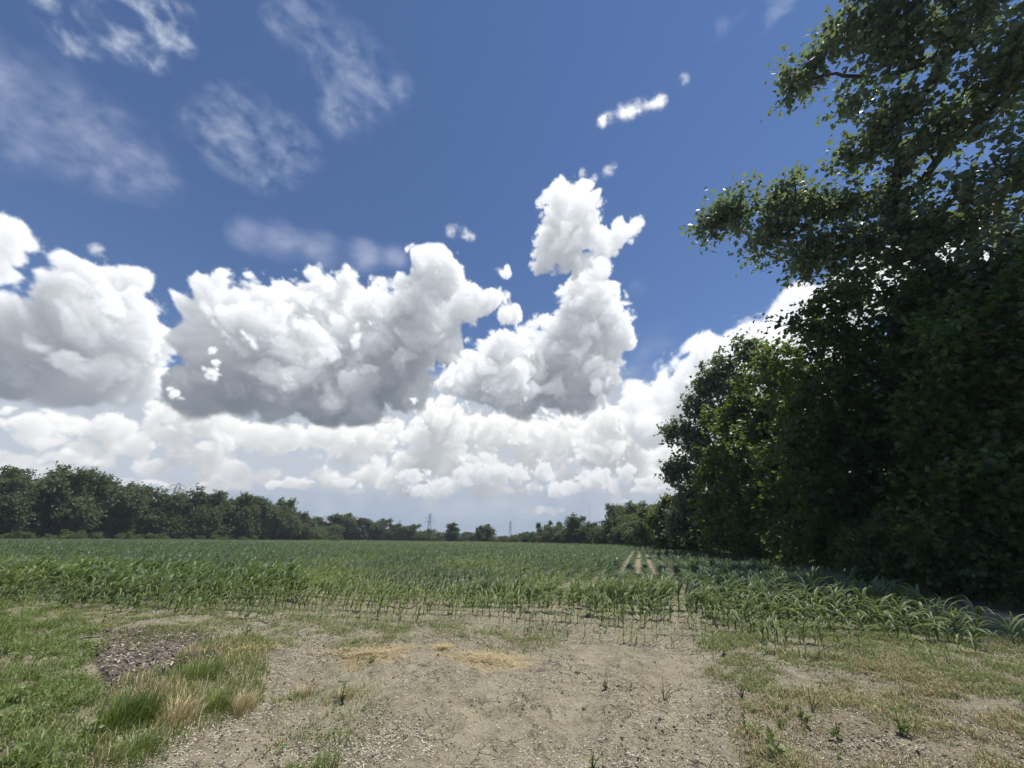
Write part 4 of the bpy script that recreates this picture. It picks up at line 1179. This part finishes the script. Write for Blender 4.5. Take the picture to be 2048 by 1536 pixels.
# chips, straw bits and clods lying on the dirt
def bits(P_, length, width, mat, name, tint, lift=.004):
    n = len(P_)
    a = rs.uniform(0, math.pi, n); L_ = length * rs.uniform(.4, 1.5, n); w_ = width * rs.uniform(.6, 1.4, n)
    e = rs.normal(0, .22, n)
    dx, dy = np.cos(a), np.sin(a)
    v = np.empty((n, 6, 3), np.float32)
    for j, tpos in enumerate((-.5, 0.05, .5)):
        for s_, sg in ((0, -1), (1, 1)):
            v[:, j * 2 + s_, 0] = P_[:, 0] + dx * L_ * tpos - dy * w_ * sg * .5
            v[:, j * 2 + s_, 1] = P_[:, 1] + dy * L_ * tpos + dx * w_ * sg * .5
            v[:, j * 2 + s_, 2] = P_[:, 2] + lift + (e * tpos + .12 * (j == 1) + np.abs(e) * .5) * L_ + sg * w_ * .18
    b = np.arange(n)[:, None] * 6
    f = np.concatenate([b + np.array([[0, 1, 3, 2]]), b + np.array([[2, 3, 5, 4]])])
    return tag(link(name, mesh(name, v.reshape(-1, 3), f, [mat], {'tint': np.repeat(tint, 6)})), kind='stuff')


M_CHIP = leaf_material('straw_chips', (.13, .10, .085), (.62, .56, .45), (.3, .25, .2), .8, .2, .08, .0)
open_dirt = lambda X_, Y_: (1 - zone('verge', X_, Y_)) * (1 - .7 * zone('weedy_left', X_, Y_)) * (.25 + .75 * sstep(fbm(X_ * .8, Y_ * .8, None, 3, 251), -.4, .5))
P_ = scatter(380000, -9, 10, 3.3, 10.5, lambda X_, Y_: open_dirt(X_, Y_) * .7 * (1 - .4 * packed(X_, Y_)), 1.5)
bits(P_, .020, .0055, M_CHIP, 'straw_chips', np.clip(rs.normal(.50, .30, len(P_)), 0, 1))
P_ = scatter(60000, -9, -1, 4.5, 9.5, lambda X_, Y_: zone('mulch', X_, Y_) * .9)
bits(P_, .040, .014, M_CHIP, 'wood_chips', np.clip(np.where(rs.random(len(P_)) < .84, rs.normal(.0, .08, len(P_)), rs.normal(.6, .25, len(P_))), 0, 1))

m, t = material('clods')
co = t.n('ShaderNodeTexCoord').outputs['Object']
nz = t.noise(co, 30.0, 4.0, .65)
bmp = t.n('ShaderNodeBump', {'Height': nz, 'Strength': .8, 'Distance': .012})
p = t.n('ShaderNodeBsdfPrincipled', {'Base Color': t.mix(t.rng(nz, .3, .7), (.10, .08, .058), (.22, .18, .13)), 'Roughness': .95, 'Specular IOR Level': .1, 'Normal': bmp.outputs[0]})
t.n('ShaderNodeOutputMaterial', {'Surface': p.outputs[0]})
M_CLOD = m


def lump(seed, sub=10, rings=7):
    r = np.random.default_rng(seed)
    th_ = np.linspace(0, 2 * math.pi, sub, endpoint=False); ph = np.linspace(.12, math.pi - .12, rings)
    v = np.stack([np.outer(np.sin(ph), np.cos(th_)), np.outer(np.sin(ph), np.sin(th_)), np.outer(np.cos(ph), np.ones(sub))], -1).reshape(-1, 3)
    k = 1 + .30 * perlin(v[:, 0] * 1.3 + seed, v[:, 1] * 1.3, v[:, 2] * 1.3, seed) + .18 * perlin(v[:, 0] * 3 + seed, v[:, 1] * 3, v[:, 2] * 3, seed + 1)
    v = v * k[:, None] * np.array((1, .8, .6))
    i_ = np.arange(rings - 1)[:, None] * sub; k_ = np.arange(sub)[None]; k2_ = (k_ + 1) % sub
    f = np.stack([i_ + k_, i_ + sub + k_, i_ + sub + k2_, i_ + k2_], -1).reshape(-1, 4)
    n0 = len(v)
    v = np.concatenate([v, [[0, 0, v[:sub, 2].mean() + .03], [0, 0, v[-sub:, 2].mean() - .03]]])
    f3 = np.concatenate([np.stack([np.full(sub, n0), np.arange(sub), (np.arange(sub) + 1) % sub], -1), np.stack([np.full(sub, n0 + 1), n0 - sub + (np.arange(sub) + 1) % sub, n0 - sub + np.arange(sub)], -1)])
    return v, f, f3


lumps = [lump(s_, 7, 5) for s_ in range(5)]
P_ = scatter(70000, -9, 10, 3.3, 10.0, lambda X_, Y_: open_dirt(X_, Y_) * (1 - .3 * packed(X_, Y_)) * sstep(fbm(X_ * 1.5, Y_ * 1.5, None, 3, 261), -.1, .7) * .6, 1.5)
gcl = Geo()
for j, (v, f, f3) in enumerate(lumps):
    s_ = np.arange(j, len(P_), 5)
    r_ = rs.uniform(0, 6.28, len(s_)); k_ = .006 + .014 * rs.random(len(s_)) ** 3
    x = (v[None, :, 0] * np.cos(r_)[:, None] - v[None, :, 1] * np.sin(r_)[:, None]) * k_[:, None] + P_[s_, 0:1]
    y = (v[None, :, 0] * np.sin(r_)[:, None] + v[None, :, 1] * np.cos(r_)[:, None]) * k_[:, None] + P_[s_, 1:2]
    z = v[None, :, 2] * k_[:, None] + P_[s_, 2:3] + k_[:, None] * .2
    o_ = (np.arange(len(s_)) * len(v))[:, None, None]
    gcl.add(np.stack([x, y, z], -1).reshape(-1, 3), (f[None] + o_).reshape(-1, 4), (f3[None] + o_).reshape(-1, 3))
tag(link('soil_crumbs', gcl.mesh('soil_crumbs', [M_CLOD], True)), kind='stuff')


def on_ground(x, y):
    X_, Y_ = ground_at(x, y)
    return X_, Y_, float(ground_z(np.array([X_]), np.array([Y_]))[0])


# clods one can point at
v, f, f3 = lump(31, 16, 12)
for x, y, s_, sq, lab in ((45, 1385, .11, .7, 'large brown clod of earth among the weeds at the left edge'), (12, 1412, .09, .7, 'smaller grey clod below the large brown one at the left edge'),
                          (120, 1450, .06, .6, 'dark clod in the weeds left of the tall green tussock'), (250, 1372, .08, .8, 'dark clod at the lower tip of the wood chip patch'),
                          (1168, 1408, .030, .9, 'small dark clod on the cracked bare dirt in the middle'), (405, 1478, .045, .6, 'flat clod at the edge of the dry dirt below the golden tussocks'),
                          (1495, 1508, .045, .9, 'small pale round stone beside the weeds at the right of the bare dirt')):
    p_ = on_ground(x, y)
    vv = v * s_ * np.array((1, 1, sq)); vv = vv + np.array((0, 0, s_ * .18))
    me = mesh('soil_clod', vv, [f, f3], [M_CLOD if 'stone' not in lab else M_PALE], smooth=True)
    tag(link('pebble' if 'stone' in lab else 'soil_clod', me, None, p_, (0, 0, x * .7)), lab, 'stone' if 'stone' in lab else 'clod')


def tussock(name, label, x, y, n, h, spread, mat, tint, group=None, w_=.007, bend=(.1, 1.2), cat='grass tuft'):
    p_ = np.array(on_ground(x, y))
    r_ = spread * rs.random(n) ** .6; a = rs.uniform(0, 6.28, n)
    P_ = np.stack([np.cos(a) * r_, np.sin(a) * r_, np.full(n, -.01)], -1)
    az = np.where(rs.random(n) < .55, a, rs.normal(.1, .7, n))
    v, f, bi, t_ = blades(P_, h * rs.uniform(.55, 1.15, n), w_ * rs.uniform(.7, 1.3, n), az, rs.uniform(*bend, n), 4)
    tn = np.clip(rs.normal(tint, .16, n), 0, 1)
    return tag(link(name, mesh(name, v, f, [mat], {'tint': np.clip(tn[bi] + (t_ - .5) * .2, 0, 1)}), None, tuple(p_)), label, cat, group)


tussock('grass_tussock', 'tall bright green grass tussock at the lower left, standing clear of the weeds', 243, 1468, 430, .32, .21, M_GRASS, .32, w_=.009, bend=(.1, .9))
tussock('grass_tussock', 'lower green grass clump just right of the tall bright green tussock', 295, 1455, 260, .26, .16, M_GRASS, .35, bend=(.1, 1.0))
tussock('grass_tussock', 'golden dry tussock in the middle of the grassy spit, mostly straw coloured', 350, 1452, 330, .20, .19, M_STRAW, .7, bend=(.3, 1.4))
tussock('grass_tussock', 'yellow green tussock at the edge of the dirt, left one of the pair', 437, 1422, 300, .22, .12, M_GRASS, .95, w_=.006, bend=(.2, 1.3))
tussock('grass_tussock', 'yellow tussock at the edge of the dirt, right one of the pair', 483, 1424, 240, .20, .10, M_STRAW, .85, w_=.006, bend=(.2, 1.3))
tussock('grass_tussock', 'fresh green grass clump in the upper part of the grassy spit', 395, 1372, 300, .24, .26, M_GRASS, .55, bend=(.2, 1.1))
tussock('grass_tussock', 'green clump with dry tips between the fresh clump and the golden one', 375, 1410, 220, .18, .22, M_GRASS, .8, bend=(.3, 1.3))
tussock('grass_tussock', 'mossy yellow green tuft at the bottom edge left of the bare dirt', 262, 1526, 260, .15, .16, M_GRASS, .85, bend=(.3, 1.5))
for x, y, lab in ((650, 1532, 'green grass tuft at the bottom edge on the bare dirt'), (690, 1392, 'thin tuft with dry stems on the dirt below the left straw patch'), (610, 1385, 'pale dry tuft left of the thin tuft below the straw patch')):
    tussock('grass_tussock', lab, x, y, 110, .13, .10, M_GRASS if 'green' in lab else M_STRAW, .5, bend=(.3, 1.5))

# flattened straw
for x, y, sx, sy, n, lab in ((490, 1312, .42, .40, 1500, 'orange straw patch at the right end of the wood chip patch'), (740, 1312, .62, .26, 1700, 'wide orange straw patch on the dirt, the middle one of three'),
                             (985, 1325, .55, .26, 1500, 'ragged yellow straw patch on the dirt, the right one of three'), (885, 1303, .16, .12, 300, 'tiny straw patch between the two larger ones on the dirt')):
    X_, Y_ = ground_at(x, y)
    a = rs.uniform(0, 6.28, n); r_ = np.minimum(np.abs(rs.normal(0, .55, n)), 1.25) * (1 + .35 * np.sin(a * 3 + x) + .2 * np.sin(a * 7 + 2 * x))
    gx, gy = X_ + np.cos(a) * r_ * sx, Y_ + np.sin(a) * r_ * sy * 1.3
    P_ = np.stack([gx - X_, gy - Y_, ground_z(gx, gy) + .005 + .02 * rs.random(n)], -1)
    v, f, bi, t_ = blades(P_, rs.uniform(.05, .15, n), rs.uniform(.004, .007, n), rs.uniform(0, 6.28, n), rs.uniform(1.30, 1.62, n), 3, up=.8, flat=True)
    tag(link('straw_patch', mesh('straw_patch', v, f, [M_STRAW], {'tint': np.clip(rs.normal(.45, .25, n), 0, 1)[bi]}), None, (X_, Y_, 0)), lab, 'straw patch')


def weed_plant(label, x, y, h, leaves, leaf, mat=None, tint=.25, lean=.1, narrow=False, stalk=.006, group=None):
    """A single broad leaved weed: stem and leaves."""
    p_ = on_ground(x, y)
    r = np.random.default_rng(int(x * 3 + y))
    leaf *= .75
    o = link('weed_plant', None, None, p_)
    tag(o, label, 'weed', group)
    st = Geo()
    tips = [(0, 0, h)] + [(r.normal(0, .35) * h, r.normal(0, .35) * h, h * r.uniform(.5, .9)) for _ in range(3)]
    C_, T_ = [], []
    for q in tips:
        q = np.array(q) + (lean * h, 0, 0)
        tube(st, [(0, 0, -.01), q * (.35, .35, .5), q], [stalk, stalk * .8, stalk * .4], 5)
        for _ in range(max(3, leaves // 3)):
            f_ = r.uniform(.25, 1.05); a = r.uniform(0, 6.28)
            C_.append(q * f_ + np.array((math.cos(a), math.sin(a), .1)) * leaf * .5); T_.append((math.cos(a), math.sin(a), r.normal(.35, .3)))
    me = st.mesh('stem', [M_STEM], True)
    link('stem', me, o)
    v, f = leaf_cards(np.array(C_), np.array(T_), np.full(len(C_), leaf), r, .5)
    link('foliage', mesh('foliage', v, f, [mat or M_GRASS], {'tint': np.repeat(np.clip(r.normal(tint + .3, .2, len(C_)), 0, 1), 4)}), o)
    return o


M_STEM = leaf_material('weed_stems', (.10, .12, .04), (.16, .10, .05), (.1, .1, .03), .6, .3, .05)
M_DEAD = leaf_material('dead_stems', (.11, .062, .035), (.20, .12, .07), (.1, .06, .03), .8, .2, .05)
for x, y, h, n, lf, tn, lab in (
        (488, 1280, .20, 26, .06, .05, 'dark broad leaved weed standing up behind the straw at the end of the chip patch'),
        (455, 1278, .12, 16, .05, .12, 'small dark weed left of the taller one behind the straw'),
        (683, 1400, .16, 22, .05, .15, 'grey green thistle like weed on the dirt below the left straw patch'),
        (738, 1330, .10, 14, .04, .2, 'small upright weed in front of the wide orange straw patch'),
        (1608, 1462, .13, 22, .055, .15, 'upright dark green weed on the reddish dry ground, the clearest of its kind'),
        (1562, 1470, .08, 14, .04, .2, 'squat weed left of the clearest upright one on the reddish ground'),
        (1492, 1472, .13, 20, .05, .12, 'dark green weed at the edge of the bare track, left of the squat one'),
        (1548, 1525, .17, 18, .075, .35, 'weed with one bright curled leaf at the bottom edge'),
        (1680, 1492, .12, 20, .05, .25, 'curled weed in the reddish grass towards the lower right corner'),
        (1805, 1482, .20, 26, .06, .2, 'tall green weed leaning in the reddish grass near the lower right corner'),
        (1448, 1312, .10, 20, .05, .15, 'leafy dark weed at the left end of the green strip beside the corn'),
        (1185, 1520, .10, 12, .04, .4, 'small green sprout in dry grass at the bottom middle'),
        (205, 1245, .22, 22, .07, .2, 'tall weed on the dirt strip between the left corn and the weedy bank'),
        (240, 1440, .12, 14, .05, .3, 'broad leaved weed in front of the chip patch, behind the tall tussock')):
    weed_plant(lab, x, y, h, n, lf, None, tn)
for x, y, h, lab in ((1328, 1398, .22, 'dead reddish stalk standing on the dirt right of the middle'), (1211, 1382, .12, 'short dead stalk on the bare dirt left of the reddish stalk'),
                     (1628, 1438, .20, 'dark withered stalk behind the clearest upright weed'), (1488, 1412, .14, 'withered dark stalk at the edge of the reddish ground')):
    weed_plant(lab, x, y, h, 12, .03, M_DEAD, .4, .05, stalk=.005)

# the pale branch lying in the shade, and bits of white rubbish
p0 = np.array(on_ground(1785, 1190)); p1 = np.array(on_ground(1832, 1196)); p2 = np.array(on_ground(1868, 1186)); p3 = np.array(on_ground(1886, 1187))
br = Geo()
tube(br, [p0 - p0 + (0, 0, .03), p1 - p0 + (0, 0, .04), (p1 + p2) / 2 - p0 + (0, 0, .22), p2 - p0 + (0, 0, .34), p3 - p0 + (0, 0, .30)], [.02, .026, .030, .026, .014], 7)
tube(br, [p1 - p0 + (0, 0, .06), p1 - p0 + (.25, .5, .12)], [.014, .006], 5)
tag(link('fallen_branch', br.mesh('fallen_branch', [M_PALE], True), None, tuple(p0)), 'bare pale branch lying bent in the shade beside the track', 'branch')
st_ = np.array(on_ground(172, 1304))
br = Geo()
tube(br, [(-.14, -.03, .03), (-.03, 0, .05), (.05, .01, .045), (.13, .04, .06)], [.010, .016, .016, .008], 6)
tag(link('bleached_stick', br.mesh('bleached_stick', [M_PALE], True), None, tuple(st_ + (0, 0, .06))), 'bleached white stick lying where the weedy bank meets the chip patch', 'stick')
snag_p = at_px(1206, 1050, 112)
sn = Geo()
hh = 1.6 + float(at_px(1200, 1040, 112)[2]) - 1.6
tube(sn, [(0, 0, 0), (.1, 0, hh * .5), (-.35, 0, hh * .8), (-.8, 0, hh)], [.16, .12, .08, .03], 6)
tube(sn, [(.1, 0, hh * .5), (.5, .2, hh * .7), (.4, .2, hh * .95)], [.09, .06, .02], 5)
tube(sn, [(-.35, 0, hh * .8), (-.1, 0, hh * .9), (.0, 0, hh * 1.02)], [.06, .04, .02], 5)
tag(link('dead_tree', sn.mesh('dead_tree', [M_PALE], True), None, (snag_p[0], snag_p[1], 0)), 'bare grey snag poking up left of the tall pale crown at the far end', 'dead tree')

# ------------------------------------------------------------------ pylons beyond the trees
m, t = material('galvanised_steel')
co = t.n('ShaderNodeTexCoord').outputs['Object']
p = t.n('ShaderNodeBsdfPrincipled', {'Base Color': t.mix(t.noise(co, .4, 3.0), (.30, .32, .34), (.40, .42, .44)), 'Metallic': .25, 'Roughness': .6})
t.n('ShaderNodeOutputMaterial', {'Surface': p.outputs[0]})
M_STEEL = m
m, t = material('insulator')
p = t.n('ShaderNodeBsdfPrincipled', {'Base Color': (.25, .22, .20, 1), 'Roughness': .3})
t.n('ShaderNodeOutputMaterial', {'Surface': p.outputs[0]})
M_INS = m


def bar(g, a, b, w_):
    tube(g, [a, b], [w_, w_], 4)


def pylon(label, x, top, D_, arms, half, w_=.16, arm=6.5, turn=0.0, mat=None):
    p_ = at_px(x, top, D_)
    H = float(p_[2])
    o = link('pylon', None, None, (p_[0], p_[1], 0), (0, 0, turn))
    tag(o, label, 'pylon', 'power line pylons beyond the far trees')
    fr = Geo()
    hw = lambda z: np.interp(z, [0, H * .55, H * .92, H], [half, half * .36, half * .26, .15])
    zs_ = np.concatenate([np.linspace(0, H * .55, 6), np.linspace(H * .55, H * .92, 6)[1:], [H]])
    cs = [(-1, -1), (1, -1), (1, 1), (-1, 1)]
    for z0, z1 in zip(zs_[:-1], zs_[1:]):
        for k in range(4):
            c0, c1 = cs[k], cs[(k + 1) % 4]
            a0 = np.array((c0[0] * hw(z0), c0[1] * hw(z0), z0)); a1 = np.array((c0[0] * hw(z1), c0[1] * hw(z1), z1))
            b0 = np.array((c1[0] * hw(z0), c1[1] * hw(z0), z0)); b1 = np.array((c1[0] * hw(z1), c1[1] * hw(z1), z1))
            bar(fr, a0, a1, w_); bar(fr, a0, b1, w_ * .55); bar(fr, b0, a1, w_ * .55); bar(fr, a1, b1, w_ * .5)
    link('lattice_tower', fr.mesh('lattice_tower', [mat or M_STEEL]), o)
    for zf, L_ in arms:
        z = H * zf
        ar = Geo()
        for s_ in (-1, 1):
            tip = np.array((s_ * arm * L_, 0, z))
            for c in (-1, 1):
                bar(ar, (s_ * hw(z) * .9, c * hw(z) * .9, z), tip, w_ * .7)
                bar(ar, (s_ * hw(z + 1.6) * .9, c * hw(z + 1.6) * .9, z + 1.6), tip, w_ * .7)
            for q in (.35, .65):
                bar(ar, (s_ * arm * L_ * q, 0, z), (s_ * arm * L_ * q, 0, z + 1.6 * (1 - q)), w_ * .5)
        a_o = link('crossarm', ar.mesh('crossarm', [mat or M_STEEL]), o)
        for s_ in (-1, 1):
            ins = Geo()
            tube(ins, [(s_ * arm * L_, 0, z), (s_ * arm * L_, 0, z - 1.7)], [.16, .16], 5)
            link('insulator', ins.mesh('insulator', [M_INS]), a_o)
    return o


pylon('clearest lattice pylon with three crossarms above the far hedgerow', 861, 1026, 560, ((.93, .7), (.80, .9), (.66, 1.0)), 4.2, .17, 6.2)
pylon('second lattice pylon, narrower, above the low scrub in the gap', 1021, 1042, 760, ((.93, .75), (.80, .9), (.66, 1.0)), 3.6, .20, 5.0, .5)
pylon('half hidden pylon whose tip alone shows above the left hedgerow', 359, 966, 330, ((.95, .8), (.86, 1.0), (.74, 1.0)), 4.2, .14, 5.0, .9)
pylon('faintest pylon, small and far off, left of the clearest one', 800, 1040, 900, ((.93, .75), (.80, .9), (.66, 1.0)), 3.6, .20, 5.0, .7)
# thin mast
p_ = at_px(1178, 1008, 900)
ms = Geo()
H = float(p_[2])
for k in range(3):
    a = k * 2.094
    bar(ms, (math.cos(a) * .8, math.sin(a) * .8, 0), (math.cos(a) * .35, math.sin(a) * .35, H), .10)
for z in np.arange(0, H - 3, 3.0):
    for k in range(3):
        a, b = k * 2.094, (k + 1) * 2.094
        r0_, r1_ = np.interp(z, [0, H], [.8, .35]), np.interp(z + 3, [0, H], [.8, .35])
        bar(ms, (math.cos(a) * r0_, math.sin(a) * r0_, z), (math.cos(b) * r1_, math.sin(b) * r1_, z + 3), .05)
tag(link('radio_mast', ms.mesh('radio_mast', [M_STEEL]), None, (p_[0], p_[1], 0)), 'thin radio mast faint above the broad dense far tree', 'mast')
print('done', round(time.time() - T0, 1))

# ------------------------------------------------------------------ the summer air itself
m, t = material('haze')
v_ = t.n('ShaderNodeVolumePrincipled', {'Color': (.80, .88, 1.0, 1), 'Density': 0.00033, 'Anisotropy': 0.0})
t.n('ShaderNodeOutputMaterial', {'Volume': v_.outputs[0]})
hx_, hz0, hz1 = 4600.0, -1.6, 75.0
hv = [(sx * hx_, sy * hx_, z) for z in (hz0, hz1) for sx, sy in ((-1, -1), (1, -1), (1, 1), (-1, 1))]
hf = np.array([(3, 2, 1, 0), (4, 5, 6, 7), (0, 1, 5, 4), (1, 2, 6, 5), (2, 3, 7, 6), (3, 0, 4, 7)])
tag(link('haze', mesh('haze', hv, hf, [m])), kind='stuff')
